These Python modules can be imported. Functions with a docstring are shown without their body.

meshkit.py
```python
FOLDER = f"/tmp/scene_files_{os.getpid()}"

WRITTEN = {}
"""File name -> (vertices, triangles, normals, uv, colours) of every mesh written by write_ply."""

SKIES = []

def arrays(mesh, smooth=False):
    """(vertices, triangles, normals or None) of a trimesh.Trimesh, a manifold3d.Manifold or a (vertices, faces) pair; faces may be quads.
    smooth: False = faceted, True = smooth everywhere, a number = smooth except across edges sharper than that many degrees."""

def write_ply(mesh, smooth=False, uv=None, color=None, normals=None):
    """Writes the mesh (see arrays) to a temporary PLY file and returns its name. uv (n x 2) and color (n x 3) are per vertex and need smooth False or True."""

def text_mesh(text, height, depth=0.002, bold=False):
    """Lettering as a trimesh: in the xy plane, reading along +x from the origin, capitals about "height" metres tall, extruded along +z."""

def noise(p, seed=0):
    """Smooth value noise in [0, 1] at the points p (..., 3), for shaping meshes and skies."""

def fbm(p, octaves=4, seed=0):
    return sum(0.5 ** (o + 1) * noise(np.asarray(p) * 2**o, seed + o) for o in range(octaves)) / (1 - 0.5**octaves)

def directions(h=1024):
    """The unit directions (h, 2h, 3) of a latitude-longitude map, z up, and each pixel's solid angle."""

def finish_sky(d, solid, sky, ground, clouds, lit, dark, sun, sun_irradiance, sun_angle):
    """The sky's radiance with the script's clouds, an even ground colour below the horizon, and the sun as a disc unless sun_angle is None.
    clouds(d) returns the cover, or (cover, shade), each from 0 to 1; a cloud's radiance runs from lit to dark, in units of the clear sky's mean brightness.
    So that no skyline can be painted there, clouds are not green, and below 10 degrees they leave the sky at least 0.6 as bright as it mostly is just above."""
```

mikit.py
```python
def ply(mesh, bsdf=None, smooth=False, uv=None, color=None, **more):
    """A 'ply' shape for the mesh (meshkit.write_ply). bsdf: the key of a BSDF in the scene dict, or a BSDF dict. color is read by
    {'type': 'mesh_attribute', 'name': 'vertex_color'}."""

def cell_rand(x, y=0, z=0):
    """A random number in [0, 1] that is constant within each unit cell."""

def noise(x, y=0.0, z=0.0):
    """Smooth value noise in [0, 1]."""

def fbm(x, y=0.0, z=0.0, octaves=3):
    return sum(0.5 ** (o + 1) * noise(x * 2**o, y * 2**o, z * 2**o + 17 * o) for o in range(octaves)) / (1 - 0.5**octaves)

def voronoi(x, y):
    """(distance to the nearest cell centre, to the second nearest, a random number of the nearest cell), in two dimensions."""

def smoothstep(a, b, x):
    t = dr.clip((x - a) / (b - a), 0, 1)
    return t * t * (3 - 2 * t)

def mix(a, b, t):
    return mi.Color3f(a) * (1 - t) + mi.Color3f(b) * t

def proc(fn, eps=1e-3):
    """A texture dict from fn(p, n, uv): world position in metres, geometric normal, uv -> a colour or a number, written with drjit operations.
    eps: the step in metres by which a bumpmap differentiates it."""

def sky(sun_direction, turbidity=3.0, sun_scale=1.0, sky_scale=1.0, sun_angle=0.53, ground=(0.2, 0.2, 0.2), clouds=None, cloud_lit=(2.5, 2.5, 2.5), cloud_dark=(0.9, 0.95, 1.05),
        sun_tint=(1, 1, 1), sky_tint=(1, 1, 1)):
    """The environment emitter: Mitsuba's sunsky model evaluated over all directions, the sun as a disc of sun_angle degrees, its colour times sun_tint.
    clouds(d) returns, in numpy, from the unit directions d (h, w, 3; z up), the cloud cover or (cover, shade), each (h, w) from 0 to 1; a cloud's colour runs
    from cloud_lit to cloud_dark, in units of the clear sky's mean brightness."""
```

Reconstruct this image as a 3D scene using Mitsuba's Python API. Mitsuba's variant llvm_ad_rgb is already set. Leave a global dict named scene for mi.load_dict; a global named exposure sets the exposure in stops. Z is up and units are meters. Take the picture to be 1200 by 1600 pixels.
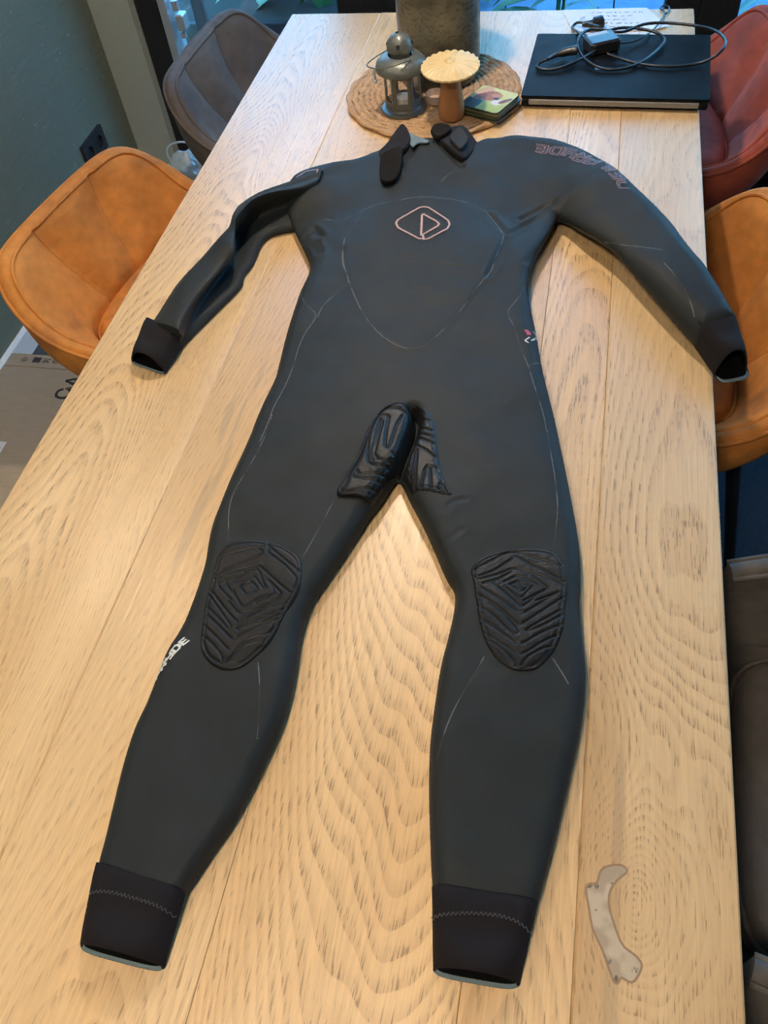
import math, random
import numpy as np
import trimesh, shapely
from shapely.geometry import Polygon, LineString, Point
from shapely.ops import unary_union
from scipy.spatial import Delaunay, cKDTree
from scipy.interpolate import CubicSpline, LinearNDInterpolator, RBFInterpolator, splprep, splev
import drjit as dr
import mitsuba as mi
import mikit, meshkit
from mikit import fbm, noise, smoothstep, mix, voronoi, cell_rand

TF = mi.ScalarTransform4f
scene, labels = {}, {}
random.seed(7)
RNG = np.random.default_rng(7)

# ---------------------------------------------------------------- camera
def _cam():
    yaw, pitch, roll, f, C = -.3179, .9161, .1509, 1283.2, np.array([.2749, -.2201, 1.6546])
    fw = np.array([math.sin(yaw)*math.cos(pitch), math.cos(yaw)*math.cos(pitch), -math.sin(pitch)])
    r = np.cross(fw, [0, 0, 1]); r /= np.linalg.norm(r); d = np.cross(fw, r)
    up = -(-math.sin(roll)*r + math.cos(roll)*d)
    return {'type': 'perspective', 'fov': math.degrees(2*math.atan(600/f)), 'fov_axis': 'x', 'near_clip': .05, 'far_clip': 200.,
            'to_world': TF().look_at(origin=C.tolist(), target=(C+fw).tolist(), up=up.tolist())}
scene['camera'] = _cam()

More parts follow.
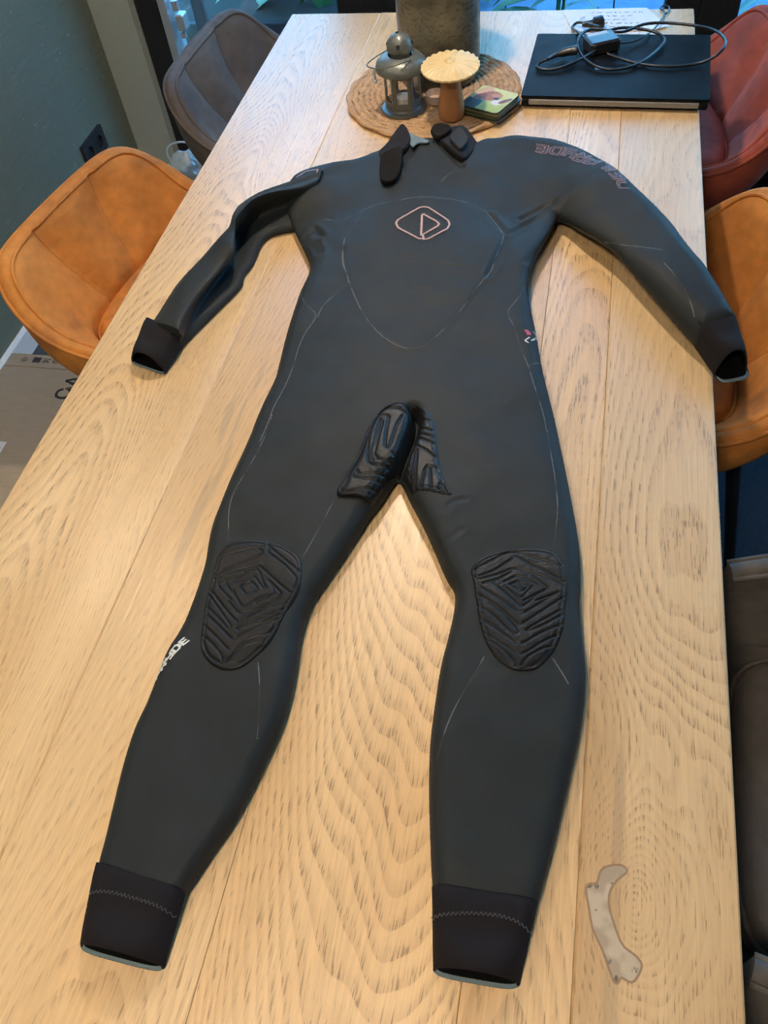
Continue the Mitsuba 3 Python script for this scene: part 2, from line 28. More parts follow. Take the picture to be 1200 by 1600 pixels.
# ---------------------------------------------------------------- light
exposure = 0.04
SKY = 78.0
scene['sky'] = mikit.sky((-.3, -.9, .35), turbidity=3.0, sun_scale=0.0, sky_scale=SKY, ground=(.08, .08, .08), sky_tint=(.36, .78, 1.02))
LAMP_A = 840.
LAMP_B = 230.
LAMP_C = 86.
WARM = np.array([1.0, .84, .66])
PT = {"body":[[-0.2722,1.1805],[-0.2471,1.2041],[-0.2003,1.2311],[-0.1489,1.239],[-0.1151,1.268],[-0.0872,1.2676],[-0.065,1.2846],[-0.0413,1.2948],[-0.0219,1.3001],[-0.0014,1.2984],[0.0273,1.283],[0.0571,1.2656],[0.0795,1.3111],[0.1101,1.3168],[0.14,1.329],[0.1813,1.3257],[0.2237,1.3179],[0.2654,1.2898],[0.3067,1.2431],[0.3477,1.1861],[0.3856,1.1242],[0.436,1.0466],[0.4657,0.9717],[0.4965,0.9085],[0.5138,0.8633],[0.5254,0.8299],[0.5325,0.8072],[0.4748,0.7762],[0.4592,0.7953],[0.4256,0.8419],[0.3856,0.9033],[0.3434,0.9764],[0.3079,1.0191],[0.2837,1.0451],[0.2641,1.0735],[0.2454,1.0949],[0.2432,1.0794],[0.2374,1.0544],[0.2276,1.013],[0.2154,0.9675],[0.2101,0.9205],[0.2104,0.8955],[0.2154,0.8633],[0.225,0.8313],[0.2383,0.7718],[0.2502,0.7113],[0.2612,0.6687],[0.2741,0.6206],[0.2883,0.5606],[0.3079,0.472],[0.3216,0.4059],[0.327,0.3529],[0.3274,0.3187],[0.3287,0.2964],[0.3342,0.2642],[0.3408,0.222],[0.3409,0.1803],[0.3361,0.1312],[0.3274,0.0775],[0.3185,0.0209],[0.3113,-0.014],[0.308,-0.034],[0.2985,-0.0472],[0.2126,-0.0512],[0.2044,-0.0366],[0.1904,0.0326],[0.1835,0.0697],[0.1771,0.1172],[0.1757,0.1568],[0.1747,0.2052],[0.1779,0.244],[0.1799,0.2827],[0.1775,0.3101],[0.1679,0.3201],[0.157,0.3379],[0.1438,0.3638],[0.1247,0.3972],[0.1103,0.4209],[0.096,0.442],[0.0839,0.464],[0.0717,0.4809],[0.0645,0.4616],[0.0575,0.4338],[0.0459,0.4082],[0.0351,0.3685],[0.0225,0.3291],[0.0128,0.2982],[0.0028,0.2709],[0.0012,0.2576],[-0.0008,0.2425],[0.0001,0.2174],[0.0049,0.1902],[0.0091,0.1368],[0.0075,0.0979],[0.0001,0.0555],[-0.0076,0.0171],[-0.0162,-0.0158],[-0.0293,-0.0477],[-0.0379,-0.0739],[-0.0426,-0.0847],[-0.05,-0.1025],[-0.135,-0.0939],[-0.1425,-0.0768],[-0.1454,-0.0458],[-0.1529,0.0006],[-0.1582,0.0378],[-0.161,0.0741],[-0.158,0.1033],[-0.1583,0.138],[-0.1586,0.1742],[-0.153,0.1956],[-0.1501,0.2161],[-0.1498,0.2395],[-0.1503,0.2683],[-0.1524,0.3029],[-0.1584,0.3309],[-0.1642,0.3643],[-0.1631,0.4032],[-0.1628,0.4554],[-0.1589,0.5021],[-0.1602,0.5755],[-0.1547,0.6449],[-0.1587,0.6851],[-0.1647,0.7373],[-0.1688,0.8005],[-0.171,0.8588],[-0.1684,0.9062],[-0.1709,0.9294],[-0.1814,0.9561],[-0.2139,1.011],[-0.2428,1.0629],[-0.2535,1.0847],[-0.2705,1.1324]],"body_z":[0.03,0.03,0.03,0.04,0.04,0.05,0.05,0.05,0.05,0.05,0.05,0.05,0.03,0.03,0.025,0.025,0.025,0.025,0.025,0.025,0.025,0.025,0.025,0.025,0.025,0.025,0.025,0.03,0.032,0.04,0.047,0.05,0.047,0.042,0.036,0.03,0.03,0.03,0.03,0.03,0.03,0.03,0.03,0.018,0.018,0.018,0.018,0.018,0.018,0.018,0.018,0.018,0.018,0.018,0.018,0.018,0.018,0.018,0.018,0.018,0.018,0.018,0.012,0.012,0.012,0.012,0.012,0.012,0.012,0.012,0.012,0.012,0.012,0.012,0.012,0.012,0.012,0.012,0.012,0.012,0.012,0.012,0.012,0.012,0.012,0.012,0.012,0.012,0.012,0.012,0.012,0.012,0.012,0.012,0.012,0.012,0.012,0.012,0.012,0.012,0.012,0.015,0.015,0.015,0.015,0.015,0.015,0.015,0.015,0.015,0.015,0.015,0.015,0.015,0.015,0.015,0.015,0.015,0.015,0.015,0.015,0.015,0.015,0.015,0.015,0.015,0.015,0.015,0.015,0.015,0.015,0.03,0.03],"lsleeve":[[[-0.2032,1.1796,0.815],[-0.2013,1.1474,0.816],[-0.2168,1.093,0.79],[-0.2262,1.0786,0.772]],[[-0.255,1.1198,0.826],[-0.2511,1.0893,0.828],[-0.2594,1.0969,0.79],[-0.2401,1.0554,0.772]],[[-0.2932,1.0628,0.838],[-0.2907,1.047,0.839],[-0.3093,1.069,0.786],[-0.2796,1.0337,0.77]],[[-0.314,1.024,0.84],[-0.3047,1.0071,0.841],[-0.3285,1.0441,0.78],[-0.2878,0.9898,0.77]],[[-0.3204,0.9931,0.838],[-0.3107,0.9785,0.839],[-0.3349,1.0185,0.778],[-0.2874,0.9479,0.77]],[[-0.3231,0.9711,0.828],[-0.3054,0.9496,0.833],[-0.3299,0.9912,0.778],[-0.2927,0.9215,0.77]],[[-0.3555,0.9614,0.795],[-0.2935,0.9066,0.83],[-0.3232,0.9485,0.78],[-0.2907,0.8998,0.77]],[[-0.3737,0.9189,0.788],[-0.3008,0.883,0.822],[-0.3239,0.9168,0.78],[-0.2918,0.8764,0.77]],[[-0.3907,0.8692,0.786],[-0.3132,0.8435,0.818],[-0.3308,0.8702,0.782],[-0.3105,0.821,0.77]],[[-0.3968,0.8334,0.786],[-0.3262,0.7954,0.815],[-0.3367,0.8138,0.785],[-0.3279,0.7694,0.77]],[[-0.3986,0.7938,0.786],[-0.3324,0.7528,0.812],[-0.3377,0.7671,0.785],[-0.3386,0.7378,0.77]],[[-0.4043,0.7421,0.786],[-0.3332,0.7147,0.808],[-0.334,0.7199,0.79],[-0.3468,0.707,0.77]]],"cuff_leg_l":[[-0.1436,-0.0737],[-0.0425,-0.0828],[-0.1369,-0.1457],[-0.0437,-0.1485]],"cuff_leg_r":[[0.2039,-0.0337],[0.308,-0.0304],[0.2157,-0.1017],[0.2981,-0.0992]],"cuff_wr_r":[[0.4589,0.8048,0.79],[0.5233,0.8297,0.79],[0.4983,0.7395,0.78],[0.546,0.758,0.785]],"cuff_wr_l":[[-0.4118,0.7541,0.778],[-0.338,0.7174,0.774],[-0.4176,0.6827,0.776],[-0.3485,0.6619,0.772]],"stitch_l":[[-0.1336,-0.1044],[-0.118,-0.1001],[-0.0955,-0.1],[-0.0744,-0.101],[-0.0579,-0.103],[-0.0426,-0.1071]],"stitch_r":[[0.2083,-0.0626],[0.2247,-0.0587],[0.2485,-0.054],[0.2724,-0.0519],[0.2877,-0.0534],[0.3047,-0.059]],"kpl":[[-0.1191,0.3317],[-0.0967,0.338],[-0.0748,0.3384],[-0.0521,0.3351],[-0.0321,0.3252],[-0.0206,0.3144],[-0.0146,0.2957],[-0.0118,0.2771],[-0.0139,0.2581],[-0.0182,0.2438],[-0.0225,0.2229],[-0.0262,0.2005],[-0.0335,0.1844],[-0.0444,0.1679],[-0.0552,0.1579],[-0.0697,0.1536],[-0.0843,0.1556],[-0.0992,0.1638],[-0.1092,0.1751],[-0.116,0.1914],[-0.1199,0.2086],[-0.1246,0.2283],[-0.1272,0.2513],[-0.1299,0.2748],[-0.1326,0.299],[-0.1311,0.3143],[-0.1262,0.3264]],"kpl_g":[[[-0.1285,0.3064],[-0.1047,0.3185],[-0.0747,0.3305]],[[-0.0718,0.3363],[-0.0671,0.328],[-0.0666,0.321]],[[-0.0668,0.3298],[-0.0388,0.3109],[-0.0165,0.2969]],[[-0.1267,0.2781],[-0.1063,0.2947],[-0.0888,0.3066],[-0.0736,0.3165],[-0.0736,0.3218],[-0.0804,0.3241]],[[-0.0656,0.3203],[-0.0403,0.3055],[-0.0174,0.2867],[-0.0182,0.2733]],[[-0.1243,0.2734],[-0.1001,0.2895],[-0.0749,0.3007],[-0.0657,0.2952],[-0.0397,0.2769],[-0.0221,0.2662]],[[-0.0937,0.2462],[-0.1202,0.2656],[-0.1042,0.2787],[-0.0887,0.2868]],[[-0.0914,0.2531],[-0.108,0.2673],[-0.0933,0.2777],[-0.0787,0.2934],[-0.0722,0.2943],[-0.0571,0.2711],[-0.0543,0.269]],[[-0.0956,0.2707],[-0.0759,0.2844],[-0.068,0.2779],[-0.0576,0.2677]],[[-0.0859,0.2637],[-0.0851,0.2705],[-0.0747,0.2753],[-0.0647,0.2667],[-0.0656,0.26],[-0.0759,0.2553],[-0.0859,0.2637]],[[-0.0949,0.2592],[-0.0757,0.2359],[-0.0646,0.2471],[-0.0506,0.2589]],[[-0.0538,0.2799],[-0.0403,0.2636],[-0.0469,0.2562],[-0.0613,0.246]],[[-0.0579,0.2441],[-0.0273,0.259],[-0.0538,0.2799]],[[-0.1227,0.2552],[-0.1005,0.2355],[-0.0769,0.2167],[-0.07,0.2177],[-0.0479,0.2399],[-0.0254,0.252]],[[-0.0955,0.2427],[-0.0775,0.2277],[-0.0609,0.2349],[-0.0442,0.2469]],[[-0.1216,0.2325],[-0.101,0.2195],[-0.0832,0.2049],[-0.081,0.2091],[-0.0989,0.2261],[-0.1246,0.25]],[[-0.116,0.2205],[-0.0957,0.2077],[-0.0767,0.1936],[-0.0699,0.1946],[-0.0517,0.2142],[-0.0258,0.2281],[-0.0198,0.2424]],[[-0.0228,0.2428],[-0.0448,0.2293],[-0.0748,0.2077],[-0.0688,0.2047],[-0.0494,0.2161],[-0.0264,0.2351]],[[-0.1174,0.2076],[-0.0972,0.1951],[-0.0761,0.1786],[-0.0693,0.1796],[-0.0545,0.1954],[-0.0323,0.2063],[-0.0272,0.2178]],[[-0.1137,0.1927],[-0.1053,0.1893],[-0.0846,0.1743],[-0.0768,0.1636],[-0.0817,0.1614],[-0.0971,0.1694],[-0.1083,0.1812],[-0.1137,0.1927]],[[-0.071,0.163],[-0.0675,0.1739],[-0.0523,0.1882],[-0.0354,0.1929],[-0.0389,0.1812],[-0.051,0.1661],[-0.0699,0.1617]]],"kpr":[[0.1941,0.3291],[0.2007,0.3457],[0.218,0.3587],[0.239,0.3669],[0.2618,0.3709],[0.2848,0.3705],[0.2983,0.3626],[0.3063,0.3481],[0.3103,0.33],[0.3121,0.3136],[0.3113,0.2939],[0.3113,0.2747],[0.3097,0.2589],[0.3067,0.2447],[0.3012,0.2303],[0.293,0.2171],[0.2835,0.2069],[0.2721,0.2029],[0.259,0.2024],[0.2479,0.2073],[0.2363,0.2159],[0.2268,0.2281],[0.2196,0.2424],[0.2131,0.2603],[0.2079,0.2789],[0.2022,0.3012],[0.1972,0.3174]],"kpr_g":[[[0.1957,0.3284],[0.2154,0.3442],[0.2352,0.3611],[0.2481,0.3628],[0.2718,0.3555],[0.3006,0.349]],[[0.1993,0.3177],[0.2214,0.3303],[0.242,0.3514]],[[0.2474,0.3557],[0.2655,0.3459],[0.2875,0.3369],[0.3064,0.3261]],[[0.2059,0.3161],[0.2289,0.327],[0.2462,0.3389],[0.2622,0.3351],[0.288,0.3302],[0.304,0.3215]],[[0.2235,0.3127],[0.2426,0.3324]],[[0.2109,0.3109],[0.2271,0.3182],[0.2362,0.3255]],[[0.2359,0.3161],[0.2516,0.3285],[0.275,0.3183]],[[0.2698,0.3293],[0.2892,0.3153],[0.2827,0.3094],[0.262,0.2932]],[[0.2433,0.3129],[0.2538,0.3203],[0.2656,0.3144],[0.2582,0.3042],[0.2433,0.3129]],[[0.2553,0.3188],[0.2582,0.3042]],[[0.238,0.3097],[0.2578,0.2943],[0.2698,0.3142]],[[0.2266,0.3106],[0.2404,0.3],[0.2602,0.2832],[0.2664,0.2906],[0.2777,0.3037]],[[0.2102,0.3049],[0.2358,0.2911],[0.2612,0.2738],[0.2776,0.289],[0.3019,0.3121]],[[0.2757,0.2952],[0.302,0.3105]],[[0.2072,0.2953],[0.2357,0.2797],[0.2584,0.2607],[0.2637,0.2615],[0.2837,0.2818],[0.3079,0.3047]],[[0.2079,0.2789],[0.224,0.2731],[0.2545,0.2461],[0.2608,0.2501],[0.2422,0.271],[0.2227,0.2843]],[[0.3051,0.2865],[0.2722,0.258],[0.2675,0.2511],[0.2904,0.2654],[0.3082,0.2806]],[[0.2127,0.2635],[0.2334,0.2523],[0.2582,0.2359],[0.2663,0.2356],[0.286,0.2538],[0.309,0.2681]],[[0.2192,0.2455],[0.2423,0.2335],[0.2623,0.2214],[0.27,0.224],[0.2884,0.2419],[0.3047,0.2535]],[[0.223,0.2367],[0.2329,0.2336],[0.2504,0.2211],[0.2622,0.2095],[0.26,0.2055],[0.2448,0.2113],[0.23,0.224],[0.223,0.2367]],[[0.2676,0.2088],[0.2731,0.22],[0.2878,0.2327],[0.3018,0.2394],[0.2962,0.2265],[0.2844,0.2114],[0.2692,0.2054]]],"cpl":[[0.0008,0.4241],[0.0103,0.4741],[0.016,0.5162],[0.0209,0.554],[0.0307,0.5818],[0.0457,0.5955],[0.0631,0.5973],[0.0749,0.5866],[0.0816,0.5696],[0.0821,0.5465],[0.0787,0.5179],[0.076,0.4874],[0.0727,0.4683],[0.0678,0.4545],[0.0627,0.4383],[0.0588,0.4174],[0.0494,0.4188],[0.0321,0.4229],[0.0176,0.4231]],"cpr":[[0.0817,0.5838],[0.0713,0.5991],[0.0843,0.6006],[0.0984,0.5886],[0.109,0.5677],[0.119,0.5346],[0.1273,0.5024],[0.1355,0.4767],[0.1456,0.4571],[0.1539,0.4415],[0.1398,0.4423],[0.1152,0.445],[0.0992,0.4435],[0.0934,0.4397],[0.0868,0.4497],[0.0785,0.4644],[0.0797,0.494],[0.082,0.5274],[0.0838,0.5562]],"cpl_g":[[[0.0396,0.5813],[0.0566,0.5846],[0.0717,0.5744]],[[0.0293,0.5667],[0.0454,0.5685],[0.0456,0.551],[0.0491,0.5116],[0.0567,0.5056],[0.0589,0.5496],[0.0636,0.5706]],[[0.034,0.5599],[0.0348,0.4879],[0.0383,0.4815],[0.0376,0.5159],[0.0381,0.556]],[[0.0218,0.5396],[0.0308,0.482],[0.0394,0.4762],[0.0645,0.4766]],[[0.0343,0.5211],[0.039,0.4884],[0.0629,0.4845]],[[0.0208,0.4646],[0.0243,0.4584],[0.0424,0.4619],[0.0668,0.4649]],[[0.019,0.4538],[0.0257,0.4519],[0.0652,0.4516]],[[0.0099,0.4252],[0.0354,0.4362],[0.0617,0.4382]],[[0.0079,0.425],[0.0185,0.4751],[0.0234,0.5114],[0.0249,0.5458],[0.0321,0.5745],[0.0466,0.591]]],"cpr_g":[[[0.0846,0.5738],[0.1047,0.5701]],[[0.0876,0.5566],[0.1098,0.5519]],[[0.0883,0.5466],[0.1129,0.5395]],[[0.0897,0.5382],[0.1183,0.5261]],[[0.0926,0.5217],[0.1077,0.5138],[0.1242,0.502]],[[0.0912,0.5118],[0.0948,0.515],[0.1025,0.4478]],[[0.1115,0.4489],[0.1112,0.487],[0.1268,0.4862],[0.13,0.4786]],[[0.1181,0.4825],[0.125,0.4468]],[[0.1349,0.448],[0.1359,0.461],[0.1477,0.4433]],[[0.0846,0.5991],[0.0976,0.587],[0.1073,0.5675],[0.1169,0.5343],[0.1242,0.502],[0.1324,0.4763],[0.1467,0.4431]],[[0.0952,0.443],[0.0932,0.4768],[0.0917,0.5091]]],"crease":[[0.0751,0.5914],[0.0793,0.5853],[0.0816,0.5772],[0.0824,0.5539],[0.08,0.5252],[0.0767,0.4971],[0.0735,0.475],[0.075,0.4619]],"mark":[[0.0221,0.9836],[0.018,0.9815],[-0.0257,1.0104],[-0.0313,1.0215],[-0.0297,1.0312],[0.0019,1.0681],[0.0092,1.0724],[0.0187,1.071],[0.0583,1.0383],[0.0628,1.0272],[0.0609,1.0139],[0.0313,0.9823],[0.0248,0.981],[0.0211,0.9946],[0.043,1.0203],[0.0444,1.026],[0.0401,1.0315],[0.0129,1.0511],[0.0105,1.048],[0.0183,0.9926]],"seams":{"chest":[[-0.1013,1.0624],[-0.1066,1.0244],[-0.1152,0.9872],[-0.106,0.9245],[-0.0854,0.8724],[-0.0617,0.8232],[-0.0301,0.7711],[0.0059,0.7307],[0.0322,0.7146],[0.0555,0.7129],[0.0751,0.7315],[0.0987,0.7765],[0.1157,0.8195],[0.1326,0.8701],[0.1476,0.9096],[0.1548,0.9699],[0.1584,1.0118],[0.1438,1.0467],[0.1228,1.0787],[0.0761,1.1012],[0.0133,1.1033],[-0.0474,1.0885],[-0.1013,1.0624],[-0.1332,1.0416],[-0.1722,1.0507]],"neckr":[[0.0658,1.2239],[0.0453,1.1897],[0.0275,1.1562]],"sidel":[[-0.162,0.8397],[-0.1388,0.8044],[-0.1194,0.7819],[-0.1247,0.7501],[-0.1287,0.7191],[-0.1274,0.6749],[-0.1267,0.6393],[-0.1289,0.6012],[-0.1313,0.5742],[-0.1318,0.5416],[-0.1329,0.5037]],"sidel2":[[-0.1148,0.7703],[-0.1097,0.8149],[-0.0849,0.8668],[-0.1005,0.9045],[-0.1177,0.9852]],"sider":[[0.2062,0.8796],[0.198,0.8468],[0.1872,0.8164],[0.1993,0.7851],[0.2134,0.7422],[0.2311,0.6947],[0.2411,0.6619],[0.2579,0.6119],[0.2667,0.5728]],"sider2":[[0.2308,0.7],[0.2462,0.7137]],"thighr":[[0.2677,0.5775],[0.277,0.5253],[0.2854,0.4814],[0.291,0.4392],[0.2916,0.4084],[0.2907,0.3784]],"thighl":[[-0.1298,0.5597],[-0.1286,0.5341],[-0.1288,0.5059],[-0.1344,0.4569],[-0.1412,0.4185],[-0.1422,0.396],[-0.137,0.3693],[-0.1267,0.3363]],"thighl2":[[-0.0012,0.4171],[-0.0079,0.3812],[-0.0136,0.3519],[-0.0205,0.3207]],"calfl":[[-0.035,0.1692],[-0.0248,0.1413],[-0.0162,0.1093],[-0.0089,0.0784]],"calfr":[[0.2249,0.2148],[0.2174,0.1937],[0.2045,0.1587],[0.1949,0.1229],[0.1904,0.0893]],"calfr2":[[0.3016,0.2237],[0.3114,0.2097],[0.321,0.1947]],"forearm":[[0.3282,0.9943],[0.3629,0.9676],[0.4162,0.9448]],"wristr":[[0.4636,0.8069],[0.449,0.8528],[0.4176,0.9131]]},"wrinkles":[[[-0.0254,0.9308],[0.0253,0.931],[0.0691,0.9175],[0.1023,0.9153]],[[0.0123,0.8644],[0.0387,0.8538],[0.0631,0.8526]],[[-0.0152,0.7582],[0.0119,0.7606],[0.0391,0.7836]],[[0.0234,0.9791],[0.025,0.9446],[0.0321,0.8917]],[[0.1664,1.0194],[0.2005,1.0638],[0.2179,1.0864]],[[0.1268,1.074],[0.1474,1.0416],[0.1598,1.0052],[0.1568,0.9601],[0.1454,0.8991]],[[0.1831,1.0724],[0.2088,1.0956],[0.2351,1.1142]],[[0.2041,0.9424],[0.2195,0.9784],[0.2422,1.0296]],[[-0.2043,0.9987],[-0.1902,1.0141],[-0.1659,1.0012],[-0.188,1.029]],[[-0.1954,0.9993],[-0.1665,0.968],[-0.1561,0.9502]],[[-0.0574,1.1947],[-0.0518,1.2171],[-0.0427,1.2354],[-0.0381,1.2652]],[[0.0022,1.2781],[0.0269,1.2469],[0.0595,1.2059]],[[0.1482,0.3616],[0.1608,0.3733],[0.1749,0.3904]],[[-0.0084,0.0733],[-0.0095,0.0495],[-0.0233,0.0108],[-0.0356,-0.0154],[-0.0519,-0.0416],[-0.0662,-0.0708]],[[0.0007,0.153],[0.0083,0.1078],[-0.0009,0.0721],[-0.0065,0.0429]],[[-0.0075,0.0154],[-0.0173,-0.0126],[-0.0267,-0.0397],[-0.0365,-0.064]],[[0.1502,0.4157],[0.1545,0.4296],[0.1725,0.4373]]],"txt_sleeve":[[0.3605,1.1015],[0.3464,1.1418],[0.3264,1.1771],[0.3026,1.2093],[0.2746,1.2402],[0.2415,1.2652],[0.1901,1.2836]],"txt_sleeve_in":[[0.3442,1.1045],[0.3289,1.1409],[0.3076,1.1721],[0.2838,1.198],[0.2583,1.2223],[0.2335,1.2451],[0.1895,1.2633]],"txt_calf":[[-0.1528,0.1324],[-0.1464,0.1502],[-0.1393,0.1693],[-0.1286,0.1858]],"txt_side":[[0.2155,0.7753],[0.2324,0.7621]],"shoulder_mark":[[-0.2523,1.1605],[-0.2379,1.1788],[-0.2156,1.1864],[-0.2155,1.1709],[-0.2334,1.1613]],"collar_l":[[-0.1127,1.2523,0.805],[-0.0991,1.2695,0.81],[-0.0899,1.3032,0.815],[-0.0796,1.339,0.818],[-0.0658,1.3211,0.82],[-0.0539,1.2915,0.822],[-0.0472,1.2683,0.822],[-0.0518,1.2325,0.824],[-0.071,1.2151,0.822],[-0.0966,1.2156,0.816]],"tab_l":[[-0.0974,1.2164,0.822],[-0.0803,1.2326,0.826],[-0.061,1.2365,0.828],[-0.056,1.2299,0.828],[-0.0494,1.1795,0.824],[-0.0505,1.1455,0.82],[-0.0593,1.1336,0.818],[-0.0704,1.1289,0.818],[-0.0828,1.1367,0.818],[-0.0909,1.1715,0.82]],"lining":[[-0.0709,1.2955,0.826],[-0.0659,1.3099,0.826],[-0.0494,1.2961,0.826],[-0.0307,1.2825,0.826],[-0.0105,1.2738,0.826],[-0.016,1.2626,0.827],[-0.0312,1.2644,0.827],[-0.0362,1.2573,0.827],[-0.0404,1.2458,0.827],[-0.0494,1.261,0.826],[-0.0603,1.2793,0.826]],"collar_r":[[0.0022,1.2781,0.82],[0.0117,1.2981,0.822],[0.0219,1.3136,0.824],[0.0311,1.3186,0.824],[0.0447,1.3287,0.82],[0.059,1.3151,0.816],[0.0712,1.2983,0.81],[0.0829,1.284,0.804],[0.076,1.2527,0.81],[0.0633,1.213,0.816],[0.0492,1.2196,0.822],[0.0277,1.2421,0.824]],"fuzz_r":[[-0.0174,1.3078,0.824],[-0.0098,1.3234,0.826],[0.0056,1.3224,0.828],[0.021,1.3119,0.83],[0.0278,1.3002,0.83],[0.0216,1.2837,0.83],[0.0057,1.2661,0.828],[-0.0099,1.2854,0.826]],"strap_r":[[0.0253,1.2667,0.828],[0.0341,1.2827,0.832],[0.0434,1.2956,0.834],[0.0555,1.2787,0.832],[0.0646,1.2656,0.828],[0.0588,1.2374,0.826],[0.0526,1.2295,0.824],[0.04,1.2422,0.828]],"filler":[[0.3897,0.0223],[0.3828,0.0224],[0.3747,0.0196],[0.3681,0.0131],[0.3644,0.0017],[0.3564,-0.0011],[0.3587,-0.0203],[0.3636,-0.0397],[0.375,-0.0598],[0.3861,-0.0815],[0.3897,-0.0761],[0.3987,-0.078],[0.4049,-0.0709],[0.4073,-0.0622],[0.3995,-0.0553],[0.3903,-0.0497],[0.3819,-0.0339],[0.376,-0.0171],[0.3768,-0.0014],[0.3827,0.009],[0.389,0.0157],[0.3922,0.0195]],"cable":[[0.1813,1.6575,0.8],[0.1632,1.648,0.795],[0.1621,1.6351,0.793],[0.1961,1.627,0.793],[0.2325,1.6456,0.796],[0.2681,1.6775,0.8],[0.2894,1.716,0.806],[0.2969,1.7548,0.81],[0.3297,1.7814,0.81],[0.3779,1.782,0.807],[0.4117,1.7667,0.804],[0.4256,1.7437,0.8],[0.4178,1.7214,0.796],[0.3906,1.6726,0.794],[0.3545,1.6368,0.793],[0.3133,1.6269,0.793],[0.2798,1.6405,0.796],[0.2542,1.6725,0.8],[0.2419,1.7136,0.805],[0.2444,1.7449,0.81],[0.2718,1.7772,0.81],[0.3109,1.7607,0.812],[0.3397,1.7648,0.81],[0.3773,1.7969,0.81],[0.4348,1.808,0.808],[0.4905,1.7887,0.81],[0.5254,1.7547,0.815],[0.5427,1.7061,0.82],[0.541,1.6656,0.82],[0.5249,1.6484,0.81],[0.4991,1.6497,0.796],[0.4546,1.6416,0.793],[0.391,1.6467,0.793],[0.3444,1.6668,0.794],[0.3056,1.6779,0.802]],"cable2":[[0.2862,1.8355,0.79],[0.2551,1.8773,0.78],[0.2315,1.9042,0.77],[0.2242,1.9022,0.765],[0.2349,1.814,0.79],[0.265,1.7293,0.805],[0.2806,1.6913,0.81]],"cable3":[[0.323,1.7292,0.8],[0.3613,1.7531,0.794],[0.3895,1.785,0.794],[0.4106,1.8564,0.78],[0.4277,1.9359,0.766],[0.4306,1.9766,0.764],[0.423,1.9951,0.764],[0.4333,2.007,0.764],[0.4435,1.9944,0.764],[0.4357,1.9644,0.764]],"brick":[[0.2513,1.7422,0.79],[0.323,1.7682,0.79],[0.3293,1.7201,0.79],[0.2666,1.6821,0.79]],"plug":[[0.1813,1.6575,0.8],[0.2058,1.6832,0.8],[0.2338,1.6874,0.805],[0.2434,1.6873,0.805]],"plug2":[[0.2451,1.8813,0.776],[0.2705,1.883,0.776],[0.2879,1.8919,0.776]],"paper":[[0.1914,2.0065],[0.3935,2.057],[0.4451,1.8967],[0.3995,1.8845],[0.2284,1.878]],"laptop":[[0.1434,1.5246],[0.519,1.511],[0.5219,1.7943],[0.142,1.8108]],"mat":[[-0.2479,1.5575],[0.1583,1.5623],[-0.0702,1.7759],[-0.0099,1.3914]],"coasters":[[0.0208,1.4762],[0.0887,1.4436],[0.1334,1.5178],[0.0597,1.572]],"hctl":[[-0.0393,1.2721],[-0.085,1.2465],[0.027,1.2459],[-0.0126,1.1881],[-0.1824,1.1691],[-0.1202,1.1153],[0.1039,1.2139],[0.196,1.2394],[0.0148,1.0262],[-0.0883,0.9677],[0.154,0.9838],[-0.2187,1.1136],[-0.2238,1.072],[0.2314,1.0986],[0.2721,1.1219],[0.3442,1.0343],[0.4205,0.8867],[0.476,0.796],[0.0329,0.8571],[-0.1296,0.8506],[0.1871,0.8758],[0.0518,0.6927],[-0.1085,0.6826],[0.2231,0.7149],[0.068,0.6024],[-0.1092,0.5721],[0.2532,0.5867],[0.0171,0.4856],[-0.0362,0.4784],[0.1395,0.502],[0.1914,0.5065],[-0.0696,0.3341],[0.2397,0.3758],[-0.0719,0.2557],[0.2559,0.2936],[-0.0667,0.1116],[0.2636,0.1479],[-0.0734,0.021],[0.2545,0.049],[-0.0864,-0.0611],[0.2564,-0.0189],[-0.0841,-0.0818],[0.2568,-0.0374],[-0.0852,-0.1031],[0.2575,-0.0527]],"hctl_z":[0.06,0.058,0.058,0.056,0.05,0.052,0.05,0.05,0.05,0.047,0.047,0.05,0.03,0.036,0.06,0.07,0.07,0.062,0.045,0.04,0.04,0.043,0.038,0.038,0.04,0.038,0.038,0.04,0.041,0.038,0.04,0.038,0.038,0.038,0.038,0.036,0.038,0.036,0.037,0.035,0.0355,0.0345,0.0345,0.031,0.031],"hctl_e":[0.014,0.016,0.016,0.03,0.03,0.03,0.03,0.026,0.034,0.034,0.03,0.02,0.02,0.018,0.028,0.028,0.028,0.026,0.028,0.024,0.022,0.028,0.022,0.022,0.024,0.022,0.022,0.02,0.024,0.02,0.022,0.019,0.019,0.018,0.018,0.017,0.018,0.017,0.018,0.017,0.017,0.016,0.016,0.016,0.016],"split":[[0.2033,1.302],[0.2451,1.1102],[0.0717,0.4809]]}
TZ = .76           # table top

# ---------------------------------------------------------------- helpers
def key_for(name, parent=None):
    base = f'{parent}__{name}' if parent else name
    if base not in USED:
        USED.add(base); return base
    i = 1
    while f'{base}_{i:03d}' in USED: i += 1
    USED.add(f'{base}_{i:03d}'); return f'{base}_{i:03d}'
USED = set()
def obj(name, mesh, mat, parent=None, smooth=30, label=None, cat=None, group=None, kind=None, **kw):
    k = key_for(name, parent)
    scene[k] = mikit.ply(mesh, mat, smooth=smooth, **kw)
    tag(k, label, cat, group, kind)
    return k
def put(name, shape, parent=None, to_world=None, **kw):
    k = key_for(name, parent); scene[k] = dict(shape)
    if to_world is not None: scene[k]['to_world'] = to_world
    tag(k, **kw); return k
def tag(k, label=None, cat=None, group=None, kind=None):
    d = {}
    if label: d['label'] = label
    if cat: d['category'] = cat
    if group: d['group'] = group
    if kind: d['kind'] = kind
    if d: labels[k] = d
def thing(name, label, cat, group=None, kind=None):
    k = key_for(name); tag(k, label, cat, group, kind); return k
